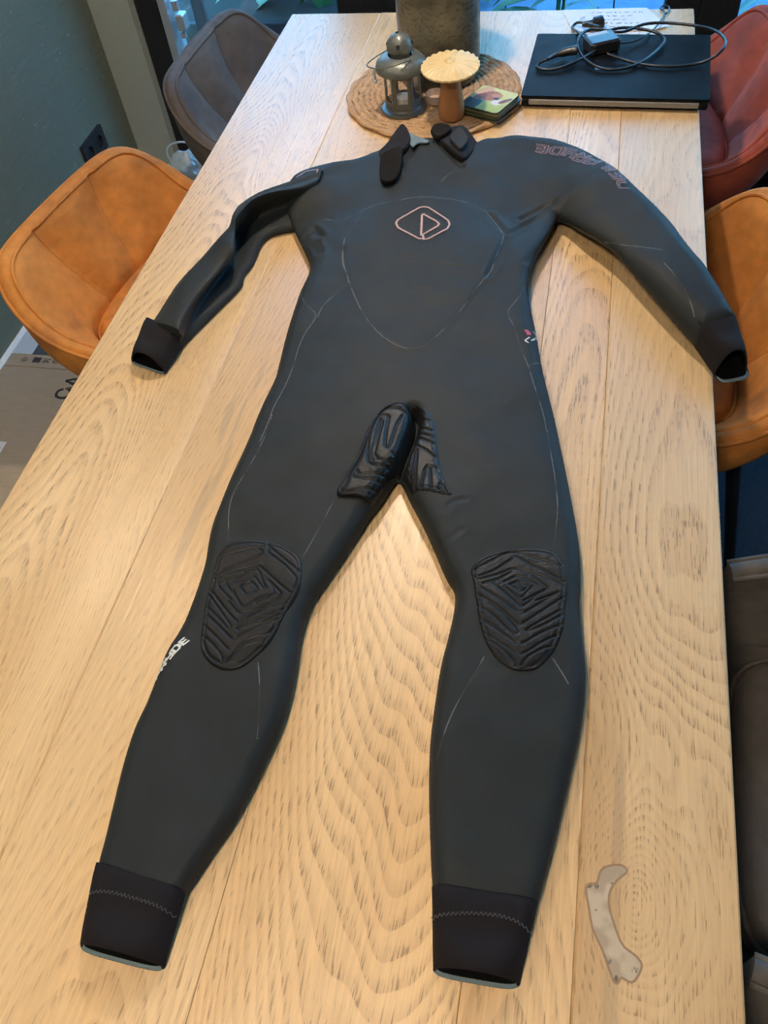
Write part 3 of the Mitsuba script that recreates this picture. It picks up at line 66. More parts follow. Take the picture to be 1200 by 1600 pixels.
def raw_ply(v, f, n, mat):
    path = meshkit.write_ply((v, f), smooth=True, normals=n)
    return {'type': 'ply', 'filename': path, 'face_normals': False, 'bsdf': {'type': 'ref', 'id': mat}}
def box(x0, x1, y0, y1, z0, z1, bev=0.0):
    if bev <= 0:
        return trimesh.creation.box(extents=[x1-x0, y1-y0, z1-z0], transform=trimesh.transformations.translation_matrix([(x0+x1)/2, (y0+y1)/2, (z0+z1)/2]))
    pts = []
    for sx in (0, 1):
        for sy in (0, 1):
            for sz in (0, 1):
                X, Y, Z = (x0, x1)[sx], (y0, y1)[sy], (z0, z1)[sz]
                dx, dy, dz = (bev, -bev)[sx], (bev, -bev)[sy], (bev, -bev)[sz]
                pts += [(X, Y+dy, Z+dz), (X+dx, Y, Z+dz), (X+dx, Y+dy, Z)]
    return trimesh.Trimesh(np.array(pts)).convex_hull
def cat(*m): return trimesh.util.concatenate([trimesh.Trimesh(x.vertices, x.faces, process=False) for x in m])
def spline(P, n, closed=False):
    P = np.asarray(P, float)
    if closed: P = np.vstack([P, P[:1]])
    d = np.r_[0, np.cumsum(np.linalg.norm(np.diff(P, axis=0), axis=1)**.5)]
    s = CubicSpline(d, P, bc_type='periodic' if closed else 'natural')
    return s(np.linspace(0, d[-1], n+1)[:-1] if closed else np.linspace(0, d[-1], n))
def resample(P, step, closed=True):
    P = np.asarray(P, float)
    if closed: P = np.vstack([P, P[:1]])
    d = np.r_[0, np.cumsum(np.linalg.norm(np.diff(P, axis=0), axis=1))]
    n = max(int(round(d[-1]/step)), 3)
    t = np.linspace(0, d[-1], n+1)
    if closed: t = t[:-1]
    return np.stack([np.interp(t, d, P[:, k]) for k in range(P.shape[1])], 1)
def grid_faces(nu, nv, cu=False, cv=False):
    i, j = np.meshgrid(np.arange(nu if cu else nu-1), np.arange(nv if cv else nv-1), indexing='ij')
    a = i*nv+j; b = ((i+1) % nu)*nv+j; c = ((i+1) % nu)*nv+(j+1) % nv; d = i*nv+(j+1) % nv
    q = np.stack([a, b, c, d], -1).reshape(-1, 4)
    return np.vstack([q[:, [0, 1, 2]], q[:, [0, 2, 3]]])
def tube(P, r, sides=10, n=None, caps=True, closed=False):
    P = np.asarray(P, float)
    if n: P = spline(P, n, closed)
    t = np.gradient(P, axis=0) if not closed else np.roll(P, -1, 0)-np.roll(P, 1, 0)
    t /= np.linalg.norm(t, axis=1, keepdims=True)+1e-12
    a = np.zeros_like(P); ref = np.array([0, 0, 1.]) if abs(t[0][2]) < .9 else np.array([1., 0, 0])
    a0 = np.cross(t[0], ref); a0 /= np.linalg.norm(a0)
    for i in range(len(P)):
        a0 = a0-t[i]*(a0@t[i]); a0 /= np.linalg.norm(a0)+1e-12; a[i] = a0
    b = np.cross(t, a); ang = np.arange(sides)*2*np.pi/sides
    rr = np.broadcast_to(r, (len(P),))[:, None, None]
    v = P[:, None]+rr*(np.cos(ang)[None, :, None]*a[:, None]+np.sin(ang)[None, :, None]*b[:, None])
    V = v.reshape(-1, 3); F = grid_faces(len(P), sides, closed, True)
    if caps and not closed:
        V = np.vstack([V, P[:1], P[-1:]]); k = np.arange(sides); m = len(P)*sides
        F = np.vstack([F, np.stack([np.full(sides, m), k, (k+1) % sides], 1), np.stack([np.full(sides, m+1), (len(P)-1)*sides+(k+1) % sides, (len(P)-1)*sides+k], 1)])
    m = trimesh.Trimesh(V, F, process=False); return m if m.volume > 0 else trimesh.Trimesh(V, F[:, ::-1], process=False)
def lathe(prof, n=48):
    m = trimesh.creation.revolve(np.asarray(prof, float), sections=n)
    return m
def move(m, x=0, y=0, z=0, rz=0, s=1):
    m = m.copy(); T = np.eye(4); c, sn = math.cos(rz), math.sin(rz)
    T[:2, :2] = [[c, -sn], [sn, c]]; T[:3, :3] *= s; T[:3, 3] = [x, y, z]; m.apply_transform(T); return m
def puff_tri(poly, er, res, fr=(.06, .22, .5, 1.0)):
    """points, boundary count and triangles of a polygon with boundary rings and an inner grid"""
    B = resample(poly, res)
    pg = Polygon(B).buffer(0)
    if pg.geom_type != 'Polygon': pg = max(pg.geoms, key=lambda g: g.area)
    B = np.array(pg.exterior.coords)[:-1]
    pts = [B]
    for f in fr:
        g = pg.buffer(-er*f)
        for q in getattr(g, 'geoms', [g]):
            if not q.is_empty: pts.append(resample(np.array(q.exterior.coords)[:-1], res))
    x0, y0, x1, y1 = pg.bounds
    gx, gy = np.meshgrid(np.arange(x0, x1, res), np.arange(y0, y1, res*.866)); gx[1::2] += res/2
    G = np.stack([gx.ravel(), gy.ravel()], 1)
    dd = shapely.distance(shapely.points(G), pg.exterior); ins = shapely.contains_xy(pg, G[:, 0], G[:, 1])
    pts.append(G[ins & (dd > er*fr[-1]+res*.6)])
    P = np.vstack(pts)
    tri = Delaunay(P).simplices
    c = P[tri].mean(1)
    tri = tri[shapely.contains_xy(pg, c[:, 0], c[:, 1])]
    a = P[tri]; ar = np.cross(a[:, 1]-a[:, 0], a[:, 2]-a[:, 0])
    tri = tri[np.abs(ar) > 1e-12]; ar = ar[np.abs(ar) > 1e-12]
    tri[ar < 0] = tri[ar < 0][:, ::-1]
    d = shapely.distance(shapely.points(P), pg.exterior); d[:len(B)] = 0
    return P, len(B), tri, d
def puff_mesh(P, nb, tri, zt, zb):
    n = len(P)
    low = np.arange(n)+n-nb; low[:nb] = np.arange(nb)
    V = np.vstack([np.c_[P, zt], np.c_[P[nb:], zb[nb:]]])
    return V, np.vstack([tri, low[tri][:, ::-1]])
def slab(poly3, thick, er, res=.003, bump=0):
    """a soft flat piece: outline with heights, the top surface interpolated, rounded edge"""
    p = np.asarray(poly3, float)
    p = resample(chaikin(p, 1), .002)
    P, nb, tri, d = puff_tri(p[:, :2], er, res)
    rb = RBFInterpolator(p[::3, :2]*10, p[::3, 2], kernel='thin_plate_spline', smoothing=1e-3)
    z = rb(P*10)
    if bump: z = z+bump*(meshkit.fbm(np.c_[P*90, z*0], 3)-.5)
    f = np.sqrt(np.maximum(1-(1-np.minimum(d/er, 1))**2, 0))
    V, F = puff_mesh(P, nb, tri, z-thick/2+thick/2*f, z-thick/2-thick/2*f)
    return trimesh.Trimesh(V, F, process=False)

# ---------------------------------------------------------------- materials
def mat(name, **k):
    scene[name] = {'type': 'twosided', 'bsdf': {'type': 'principled', **{a: ({'type': 'rgb', 'value': list(b)} if isinstance(b, (tuple, list)) else b) for a, b in k.items()}}}
    return name
def bumped(name, fn, scale=1.0, eps=1e-3, **k):
    scene[name] = {'type': 'twosided', 'bsdf': {'type': 'bumpmap', 'arbitrary': mikit.proc(fn, eps), 'scale': scale,
                   'bsdf': {'type': 'principled', **{a: ({'type': 'rgb', 'value': list(b)} if isinstance(b, (tuple, list)) else b) for a, b in k.items()}}}}
    return name
V3 = mi.Color3f

BOARDS = [-.5, -.262, -.008, .244, .346, .5]
def oak(p, n, uv):
    x, y = p.x, p.y
    b = [x > q for q in BOARDS[1:-1]]
    def pick(v):
        r = mi.Float(v[0])
        for c, q in zip(b, v[1:]): r = dr.select(c, mi.Float(q), r)
        return r
    seed, xc = pick([3., 11., 23., 31., 47.]), pick([-.43, -.12, .17, .30, .47])
    a, k = pick([9., 5., 4.5, 12., 5.5]), pick([.42, .5, -.55, .2, .22])
    w = fbm(x*5+seed, y*1.3+seed, seed, octaves=3)-.5
    w2 = fbm(x*22+seed, y*4.5, seed+5, octaves=2)-.5
    xx = x-xc+.10*w
    v = xx*xx*a+k*y*(.5+.22*w)+.09*w+.022*w2
    kd = dr.sqrt(dr.square((x-.40)*1.0)+dr.square((y+.01)*.62))
    kn = dr.select(b[3], dr.exp(-dr.square(kd/.13)), 0.)
    v = v*(1-.75*kn)+kn*(kd*2.6+.05*w2)
    ring = v*95.
    fr = ring-dr.floor(ring)
    late = smoothstep(.25, .9, fr)*(1-smoothstep(.92, 1.0, fr))
    amp = smoothstep(.30, .62, fbm(x*5+seed*3, y*1.1, 6., octaves=2))
    fib = noise(x*620+w*60, y*9+seed)*.6+noise(x*1500+w*120, y*22)*.4
    pn = noise(x*820+w*50, y*56+seed)*.65+noise(x*1300+w*80, y*95+seed)*.35
    por = smoothstep(.60, .74, pn)*(.12+.88*late)
    tone = fbm(x*7+seed*1.7, y*1.6+seed, 2., octaves=3)
    c = mix((.66, .465, .265), (.57, .375, .195), smoothstep(.3, .7, tone))
    c = c*pick([1.0, .96, 1.05, 1.04, .90])
    c = mix(c, V3(.42, .255, .125), late*(.11+.20*amp)*(1-.6*kn))
    c = c*(.90+.18*fib)
    c = mix(c, V3(.22, .125, .06), por*(.28+.40*amp))
    st = smoothstep(.74, .82, fbm(x*34+seed, y*2.6+seed*2, 8., octaves=3))
    c = mix(c, V3(.30, .22, .15), st*.38)
    c = mix(c, V3(.36, .21, .10), kn*.40*smoothstep(.2, .7, w2+.5))
    return c*V3(1.03, 1.005, .91)
def oak_rough(p, n, uv):
    return .33+.12*noise(p.x*500, p.y*12)
scene['oak'] = {'type': 'twosided', 'bsdf': {'type': 'principled', 'base_color': mikit.proc(oak), 'roughness': mikit.proc(oak_rough), 'specular': .8}}
mat('filler_mat', base_color=mikit.proc(lambda p, n, uv: mix((.35, .27, .18), (.46, .37, .26), smoothstep(.35, .65, fbm(p.x*60, p.y*60, 3.)))*(1-.6*smoothstep(.62, .7, fbm(p.x*140, p.y*90, 7.)))), roughness=.5)
mat('filler_edge', base_color=(.29, .18, .095), roughness=.5)

def neo_bump(p, n, uv): return (noise(p.x*900, p.y*900, p.z*900)-.5)*.00012+(fbm(p.x*160, p.y*160, p.z*160)-.5)*.0003
bumped('neoprene', neo_bump, base_color=mikit.proc(lambda p, n, uv: mix((.0168, .0205, .0222), (.0222, .0266, .0284), fbm(p.x*30, p.y*30, p.z*30))), roughness=.55, specular=.11)
bumped('pad_rubber', lambda p, n, uv: (noise(p.x*1300, p.y*1300, 0)-.5)*.0003, base_color=(.0085, .0095, .0105), roughness=.42, specular=.19)
mat('pad_edge', base_color=(.022, .025, .028), roughness=.45)
bumped('cuff_fabric', lambda p, n, uv: (noise(p.x*1500, p.y*1500, p.z*1500)-.5)*.0005, base_color=(.0095, .0085, .0105), roughness=.9, specular=.2)
bumped('velcro', lambda p, n, uv: (noise(p.x*1100, p.y*1100, p.z*1100)-.5)*.0012, base_color=(.006, .006, .006), roughness=1.0, specular=.1)
mat('lining_mat', base_color=(.11, .155, .17), roughness=.8)
mat('cuff_hollow_shade', base_color=(.0022, .0022, .0024), roughness=.9, specular=.1)  # shade of the cuff hollow put into the colour
mat('thread', base_color=(.10, .105, .105), roughness=.8)
mat('thread_dark', base_color=(.08, .08, .085), roughness=.8)
mat('print_pink', base_color=(.30, .16, .145), roughness=.5)
mat('print_pale', base_color=(.44, .30, .26), roughness=.45)
mat('print_plum', base_color=(.030, .018, .024), roughness=.5)
mat('print_white', base_color=(.55, .55, .52), roughness=.5)
mat('print_red', base_color=(.50, .04, .06), roughness=.5)

# ---------------------------------------------------------------- the room
XW, YF, XR, YB, ZC = -1.368, 2.487, 3.2, -3.2, 2.6
def wallpaper(p, n, uv):
    s = fbm(p.y*14, p.z*900, 2.)*.6+noise(p.y*90, p.z*700)*.4
    sc = smoothstep(.93, .96, noise(p.y*26, p.z*420, 9.))
    return mix((.105, .120, .090), (.162, .180, .136), s)+V3(.10, .12, .11)*sc
mat('wallpaper', base_color=mikit.proc(wallpaper), roughness=.75)
mat('plaster', base_color=mikit.proc(lambda p, n, uv: mix((.33, .37, .335), (.36, .40, .365), fbm(p.x*70, p.y*70, p.z*70))), roughness=.9)
mat('white_paint', base_color=(.72, .73, .74), roughness=.5)
mat('wall_beige', base_color=(.30, .28, .24), roughness=.9)
mat('black_frame', base_color=(.010, .011, .013), roughness=.4)
mat('alu', base_color=(.55, .60, .63), roughness=.35, metallic=.6)
def floor_c(p, n, uv):
    gx, gy = p.x/.6-dr.floor(p.x/.6), p.y/.6-dr.floor(p.y/.6)
    j = dr.select((gx < .006) | (gy < .006), .6, 1.)
    return mix((.022, .023, .026), (.034, .035, .038), fbm(p.x*9, p.y*9, 1.))*j
mat('floor_tile', base_color=mikit.proc(floor_c), roughness=.35)

obj('floor', box(XW-.1, XR+.1, YB-.1, YF+.16, -.06, 0), 'floor_tile', kind='structure', smooth=False, label='dark charcoal tiled floor under the table')
obj('ceiling', box(XW-.1, XR+.1, YB-.1, YF+.16, ZC, ZC+.06), 'white_paint', kind='structure', smooth=False, label='white ceiling above the room')
obj('wall_left', box(XW-.1, XW, YB-.1, YF+.16, 0, ZC), 'wallpaper', kind='structure', smooth=False, label='grey-green wallpapered wall left of the table')
obj('wall_right', box(XR, XR+.1, YB-.1, YF+.16, 0, ZC), 'wall_beige', kind='structure', smooth=False, label='beige wall at the right of the room')
obj('wall_back', box(XW, XR, YB-.1, YB, 0, ZC), 'wall_beige', kind='structure', smooth=False, label='beige wall behind the viewer')
obj('wall_far', box(XW, -1.223, YF, YF+.16, 0, ZC), 'plaster', kind='structure', smooth=False, label='pale plaster pier beside the glass doors')
k = obj('baseboard_left', trimesh.creation.extrude_polygon(Polygon([(0, 0), (.014, 0), (.014, .070), (.010, .078), (0, .078)]), 5.5), 'white_paint', kind='structure', smooth=False, label='white baseboard along the grey-green wall')
scene[k]['to_world'] = TF(np.array([[1, 0, 0, XW], [0, 0, -1, YF-.001], [0, 1, 0, 0], [0, 0, 0, 1.]]))

# glazed front: frames, panes
def window(n, x0, x1, label, stile0=.09, stile1=.09, handle=False):
    w = key_for(f'window_{n}'); tag(w, label, None, None, 'structure')
    ya, yb = YF+.035, YF+.115
    obj('frame', cat(box(x0, x0+stile0, ya, yb, .0, 2.4, .004), box(x1-stile1, x1, ya, yb, 0, 2.4, .004), box(x0+stile0, x1-stile1, ya, yb, 0, .10, .004), box(x0+stile0, x1-stile1, ya, yb, 2.32, 2.4, .004)), 'black_frame', w, smooth=False)
    obj('pane', box(x0+stile0-.01, x1-stile1+.01, (ya+yb)/2-.003, (ya+yb)/2+.003, .09, 2.33), 'glass_pane', w, smooth=False)
    return w
scene['glass_pane'] = {'type': 'thindielectric'}
w1 = window(1, -1.223, -.34, 'dark framed glass door nearest the plaster pier', .085, .19)
obj('bead', box(-1.134, -1.106, YF+.02, YF+.11, .10, 2.32, .003), 'alu', w1, smooth=False, label='pale metal glazing edge')
hb = cat(box(-1.09, -1.062, YF+.03, YF+.075, .50, .55, .004), move(trimesh.creation.cylinder(.012, .03), -1.085, YF+.05, .575), move(trimesh.creation.cylinder(.010, .02), -1.082, YF+.05, .485))
obj('lock', hb, 'alu', w1, smooth=30)
window(2, -.34, .57, 'dark framed glass door behind the vase', .25, .10)
window(3, .57, 1.75, 'dark framed glass pane behind the rust chair', .11, .09)
window(4, 1.75, 3.2, 'dark framed glass pane at the right end', .09, .09)
obj('trim_1', box(-1.223, XR, YF+.02, YF+.16, 2.4, ZC), 'plaster', kind='structure', smooth=False, label='plaster lintel above the glass doors')

# double socket
t = thing('wall_socket', 'black double wall socket on the grey-green wall', 'wall socket')
sock = mat('socket_plastic', base_color=(.014, .016, .02), roughness=.4)
sy, sz = 2.212, .262
pl = Polygon([(-.0775, -.0405), (.0775, -.0405), (.0775, .0405), (-.0775, .0405)]).buffer(-.004).buffer(.004)
for c in (-.037, .037): pl = pl.difference(Point(c, 0).buffer(.021))
m = trimesh.creation.extrude_polygon(pl, .010)
def onwall(m): 
    m = m.copy(); m.apply_transform(np.array([[0, 0, 1, XW], [1, 0, 0, sy], [0, 1, 0, sz], [0, 0, 0, 1.]])); return m
obj('plate', onwall(m), 'socket_plastic', t, smooth=20)
for c in (-.037, .037):
    cup = cat(move(trimesh.creation.cylinder(.0208, .002), c, 0, .0012), move(trimesh.creation.annulus(.019, .0209, .009), c, 0, .0046), move(trimesh.creation.cylinder(.0025, .004), c-.0095, 0, .004), move(trimesh.creation.cylinder(.0025, .004), c+.0095, 0, .004))
    obj('socket_cup', onwall(cup), 'black_frame', t, smooth=30)
obj('divider', onwall(box(-.0006, .0006, -.040, .040, .009, .0108)), 'black_frame', t, smooth=False)

# rug
def rug_c(p, n, uv):
    e = p.x+1.235
    d = voronoi(p.x*75, p.y*75)[0]
    dots = (1-smoothstep(.22, .34, d))*dr.select((e > .075) & (e < .14), 1., 0.)
    return mix(V3(.010, .012, .018)*(0.7+.6*noise(p.x*300, p.y*300)), V3(.42, .50, .60), dots)
mat('rug_mat', base_color=mikit.proc(rug_c), roughness=.95)
obj('rug', box(-1.235, 1.15, -.6, 2.25, 0, .008, .002), 'rug_mat', smooth=False, label='dark rug with a speckled border band under the table', cat='rug')

# ---------------------------------------------------------------- outside
mat('paving', base_color=mikit.proc(lambda p, n, uv: mix((.06, .12, .19), (.11, .19, .28), fbm(p.x*14, p.y*14, 2.))*(.8+.4*cell_rand(p.x/.5, p.y/.5))), roughness=.55)
mat('soil', base_color=(.03, .035, .03), roughness=.95)
mat('fence_wood', base_color=mikit.proc(lambda p, n, uv: mix((.05, .06, .065), (.08, .09, .095), fbm(p.x*60, p.z*2, 3.))), roughness=.8)
mat('brick_wall', base_color=(.06, .07, .07), roughness=.9)
pat = obj('patio', box(-6, 8, YF+.17, 12, -.14, -.075), 'soil', kind='structure', smooth=False, label='paved patio outside the glass doors')
tile = mikit.ply(box(-.247, .247, -.247, .247, -.03, 0, .003), 'paving', smooth=False)
for i in range(-6, 9):
    for j in range(5):
        put('paving_tile', tile, pat, to_world=TF().translate([i*.5+.1, YF+.45+j*.5, -.045+random.uniform(-.002, .002)]))
for x, w, lab in [(-1.354, .052, 'nearest the plaster pier'), (-1.245, .057, 'second from the plaster pier'), (-1.13, .048, 'nearest the taupe chair')]:
    obj('fence_board', box(x-w/2, x+w/2, 2.80, 2.82, -.075, 1.5, .003), 'fence_wood', smooth=False, label='weathered grey vertical garden board outside the glass door, '+lab, cat='fence board', group='vertical boards outside the door by the pier')
obj('garden_wall', box(-6, 8, 9.0, 9.2, -.1, 1.9), 'brick_wall', smooth=False, kind='structure', label='dark garden wall at the end of the patio')
# leafy plants
mat('leaf', base_color=mikit.proc(lambda p, n, uv: mix((.010, .075, .022), (.03, .13, .035), fbm(p.x*40, p.y*40, p.z*40))), roughness=.4)
mat('leaf_pale', base_color=(.10, .22, .17), roughness=.4)
def leaf_mesh(L, W, droop):
    u = np.linspace(0, 1, 9); s = np.linspace(-1, 1, 5)
    w = W*np.sin(np.pi*u**.75)**.8+1e-4
    X = np.outer(u, np.ones(5))*L; Y = np.outer(w, s); Z = -droop*L*(u[:, None]**2)+.18*np.abs(Y)
    V = np.stack([X, Y, Z], -1).reshape(-1, 3); F = grid_faces(9, 5)
    n = len(V); Vb = V-[0, 0, .0012]
    return trimesh.Trimesh(np.vstack([V, Vb]), np.vstack([F, F[:, ::-1]+n]), process=False)
LV = [mikit.ply(leaf_mesh(.34, .085, .35), 'leaf', smooth=True), mikit.ply(leaf_mesh(.26, .02, .5), 'leaf_pale', smooth=True)]
def plant(x, y, n, label, kinds, hgt, spread, sc=1.0, seed=1, z0=-.07, t=None):
    r = random.Random(seed)
    t = t or thing('leafy_plant', label, 'plant')
    obj('stem', cat(*[tube([(x, y, z0), (x+r.uniform(-.03, .03), y+r.uniform(-.03, .03), z0+hgt*.6), (x+r.uniform(-.08, .08), y+r.uniform(-.08, .08), z0+hgt)], .006, 6, 8) for _ in range(4)]), 'leaf', t, smooth=True)
    for i in range(n):
        az = r.uniform(0, 360); z = z0+r.uniform(.06, hgt)
        put('leaf', LV[kinds[i % len(kinds)]], t, to_world=TF().translate([x+r.uniform(-spread, spread), y+r.uniform(-spread, spread), z]).rotate([0, 0, 1], az).rotate([0, 1, 0], -r.uniform(-10, 65)).scale(sc*r.uniform(.7, 1.15)))
mat('planter_mat', base_color=(.012, .015, .018), roughness=.6)
pt = thing('planted_trough', 'long dark trough with dark green leaves outside behind the taupe chair', 'planter')
obj('trough', cat(box(-1.9, -.28, 3.06, 3.09, -.075, .30, .003), box(-1.9, -.28, 3.51, 3.54, -.075, .30, .003), box(-1.9, -1.87, 3.09, 3.51, -.075, .30, .003), box(-.31, -.28, 3.09, 3.51, -.075, .30, .003)), 'planter_mat', pt, smooth=False)
obj('soil', box(-1.87, -.31, 3.09, 3.51, -.07, .25), 'soil', pt, smooth=False)
plant(-.93, 3.38, 44, '', [0], .34, .14, .8, 3, .25, pt)
plant(-.50, 4.3, 26, 'low broad-leaved plant outside beyond the far left table corner', [0, 0, 1], .32, .14, .9, 13)
plant(.12, 3.5, 30, 'pale thin-leaved plant outside behind the vase', [1, 1, 1, 0], .5, .10, .9, 5)
plant(1.0, 3.3, 30, 'pale frosty plant outside behind the rust chair', [1], .5, .2, 1.0, 9)
plant(1.9, 3.1, 24, 'thin pale shrub outside at the right', [1], .6, .2, 1.0, 10)
# bare tree and hedge
mat('bark', base_color=(.03, .03, .028), roughness=.9)
def tree(x, y, seed, label, h=4.2):
    r = np.random.default_rng(seed); ms = []
    def grow(p, d, L, rad, lev):
        e = p+d*L; mid = (p+e)/2+r.normal(0, .05*L, 3)
        ms.append(tube([p, mid, e], np.linspace(rad, rad*.65, 6), 6, 6))
        if lev == 0: return
        for _ in range(3):
            nd = d+r.normal(0, .48, 3); nd[2] += .12; nd /= np.linalg.norm(nd)
            grow(e, nd, L*r.uniform(.6, .85), rad*.62, lev-1)
    grow(np.array([x, y, -.1]), np.array([0, 0, 1.]), h*.32, .06, 4)
    t = thing('garden_tree', label, 'tree')
    obj('branches', cat(*ms), 'bark', t, smooth=True)
tree(-.3, 6.2, 4, 'bare garden tree outside opposite the vase'); tree(1.6, 6.6, 8, 'bare garden tree outside opposite the rust chair')

# ---------------------------------------------------------------- dining table
tb = thing('dining_table', 'long oak dining table with wide planks under the wetsuit', 'table')
TY0, TY1 = -.45, 2.0
for a, b in zip(BOARDS[:-1], BOARDS[1:]):
    obj('board', box(a+(.0002 if a > -.5 else 0), b-(.0002 if b < .5 else 0), TY0, TY1, TZ-.042, TZ, .0005 if a > -.5 and b < .5 else .0022), 'oak', tb, smooth=False)
fl = np.array(PT['filler'])
fp = spline(fl, 120, True)
rg = Polygon(fp).buffer(0); rg = max(getattr(rg, 'geoms', [rg]), key=lambda g: g.area)
def sheet(poly, z, th=.0006):
    gs = getattr(poly, 'geoms', [poly])
    return cat(*[move(trimesh.creation.extrude_polygon(g, th, engine='earcut'), 0, 0, z) for g in gs if g.area > 1e-8])
obj('knot_filler', sheet(rg, TZ-.0003, .0007), 'filler_mat', tb, smooth=False, label='grey filler in a crescent knot')
obj('knot_rim', sheet(rg.buffer(.0022).difference(rg.buffer(-.0003)), TZ-.0003, .0005), 'filler_edge', tb, smooth=False, label='dark rim of the filled knot')
for y in (.05, 1.55):
    for s in (-1, 1):
        obj('leg', box(s*.13-.04, s*.13+.04, y-.04, y+.04, .008, TZ-.06, .003), 'black_frame', tb, smooth=False)
    obj('cross_rail', box(-.44, .44, y-.04, y+.04, TZ-.06, TZ-.042), 'black_frame', tb, smooth=False)

# ---------------------------------------------------------------- the wetsuit
suit = thing('wetsuit', 'black full-length wetsuit spread flat on the oak table', 'wetsuit')
B2 = np.array(PT['body']); BZ = np.array(PT['body_z'])
# light corner rounding, corners at the cuffs stay under them
bl = np.c_[B2, BZ]
def chaikin(P, n=2):
    for _ in range(n):
        Q = np.roll(P, -1, 0); P = np.stack([.75*P+.25*Q, .25*P+.75*Q], 1).reshape(-1, P.shape[1])
    return P
bl = chaikin(bl)
ctl = np.array(PT['hctl']); hz = np.array(PT['hctl_z'])
ERF = RBFInterpolator(ctl, np.array(PT['hctl_e']), kernel='linear', smoothing=.01)
HTF = RBFInterpolator(ctl, hz, kernel='thin_plate_spline', smoothing=2e-4)
P, nb, tri, dist = puff_tri(bl[:, :2], .030, .0042, (.03, .10, .22, .4, .65, 1.0))
er = np.clip(ERF(P), .012, .04)
ztop = np.clip(HTF(P), .02, .08)
zm = bl[cKDTree(bl[:, :2]).query(P)[1], 2]
sp = shapely.points(P)
def ldist(l): return shapely.distance(sp, LineString(l))
lump = (meshkit.fbm(np.c_[P*7, P[:, :1]*0], 3, seed=3)-.5)*.010+(meshkit.fbm(np.c_[P*26, P[:, :1]*0], 2, seed=9)-.5)*.002
ztop = ztop+lump
for q, l in enumerate(PT['wrinkles']):
    d = ldist(spline(l, 24)); dep, wd = ((.0012, .0028) if q < 4 else (.0035, .006) if q < 12 else (.0012, .004))
    ztop -= dep*np.exp(-(d/wd)**2)*(1) - dep*.5*np.exp(-((d-wd*1.6)/wd)**2)
sl_all = []
for kname, l in PT['seams'].items():
    d = ldist(spline(l, 40)); ztop -= .0007*np.exp(-(d/.0022)**2)
# chest panel is a touch proud
chest = Polygon(spline(PT['seams']['chest'][:-2], 120)).buffer(0)
dc = shapely.distance(sp, chest); ztop += .0015*(1-np.clip(dc/.006, 0, 1))
cr = LineString(spline(PT['crease'], 40)); dcr = shapely.distance(sp, cr)
ztop -= .026*np.exp(-(dcr/.0075)**2)
ztop = np.maximum(ztop, zm*.7+.004)
zbot = np.clip(zm-.022, .002, .034)
f = np.sqrt(np.maximum(1-(1-np.minimum(dist/er, 1))**2, 0))
zt = zm+(ztop-zm)*f; zb = zm-(zm-zbot)*f
BV, BF = puff_mesh(P, nb, tri, zt+TZ, zb+TZ)
BM = trimesh.Trimesh(BV, BF, process=False)
BN = meshkit.arrays(BM, True)[2]
cen = BV[BF].mean(1)
s0, s1, cro = [np.array(q) for q in PT['split']]
nrm = np.array([-(s1-s0)[1], (s1-s0)[0]]); side = (cen[:, :2]-s0)@nrm
if (np.array([.5, .8])-s0)@nrm < 0: side = -side
reg = np.zeros(len(cen), int)
reg[(side > 0) & (cen[:, 1] > .72)] = 1
reg[(cen[:, 1] < cro[1]-.004) & (cen[:, 0] < cro[0])] = 2
reg[(cen[:, 1] < cro[1]-.004) & (cen[:, 0] >= cro[0])] = 3
for i, nm in enumerate(['torso', 'sleeve', 'leg', 'leg']):
    fs = BF[reg == i]; used, inv = np.unique(fs, return_inverse=True)
    put(nm, raw_ply(BV[used], inv.reshape(-1, 3), BN[used], 'neoprene'), suit)
_lin = LinearNDInterpolator(P, zt); _kd = cKDTree(P)
def surf(q):
    q = np.asarray(q, float); z = _lin(q); bad = np.isnan(z)
    if bad.any(): z[bad] = zt[_kd.query(q[bad])[1]]
    return z
# raised sleeve of the other arm
ST = np.array(PT['lsleeve'])       # n,4,3 : back-top, ridge, crease, lip
secs = []
for i, (Tp, Bp, Cp, Dp) in enumerate(ST):
    ax = ST[min(i+1, len(ST)-1), 1]-ST[max(i-1, 0), 1]; ax[2] = 0; ax /= np.linalg.norm(ax)
    out = np.array([ax[1], -ax[0], 0]);
    if out@(Tp-Dp) < 0: out = -out
    hi = Tp[2] > TZ+.05
    A = Tp+out*(.012 if hi else -.002); A[2] = TZ+.006
    A1 = (A+Tp)/2+out*.006
    M = (Tp+Bp)/2; M[2] = max(Tp[2], Bp[2])-.002+.002*(not hi)
    D2 = Dp-out*0-np.array([0, 0, .007]); D2[2] = TZ+.0025
    E_ = (A+D2)/2; E_[2] = TZ+.002
    B2_ = Bp*.6+Cp*.4; B2_[2] = Bp[2]*.55+Cp[2]*.45
    Q = (Cp+Dp)/2; Q[2] = (Cp[2]+Dp[2])/2+.001
    secs.append(spline([A, A1, Tp, M, Bp, B2_, Cp, Q, Dp, D2, E_], 66, True))
secs = np.array(secs)
tt = np.arange(len(secs)); rows = CubicSpline(tt, secs)(np.linspace(0, len(secs)-1, 120))
rows[..., 2] = np.maximum(rows[..., 2], TZ+.0015)
LV_ = rows.reshape(-1, 3)
lump2 = (meshkit.fbm(LV_*30, 2, seed=4)-.5)*.003
LV_ = LV_+np.c_[lump2*.5, lump2*.5, lump2*(LV_[:, 2] > TZ+.01)]
lf = grid_faces(120, 66, False, True)
def endcap(row0, n, flip):
    c = np.arange(n)+row0
    return np.stack([np.full(n, -1), c, np.roll(c, -1)], 1) if flip else np.stack([np.full(n, -1), np.roll(c, -1), c], 1)
e0, e1 = endcap(0, 66, True), endcap(119*66, 66, False); m_ = len(LV_)
e0[:, 0] = m_; e1[:, 0] = m_+1
LVv = np.vstack([LV_, LV_[:66].mean(0), LV_[-66:].mean(0)])
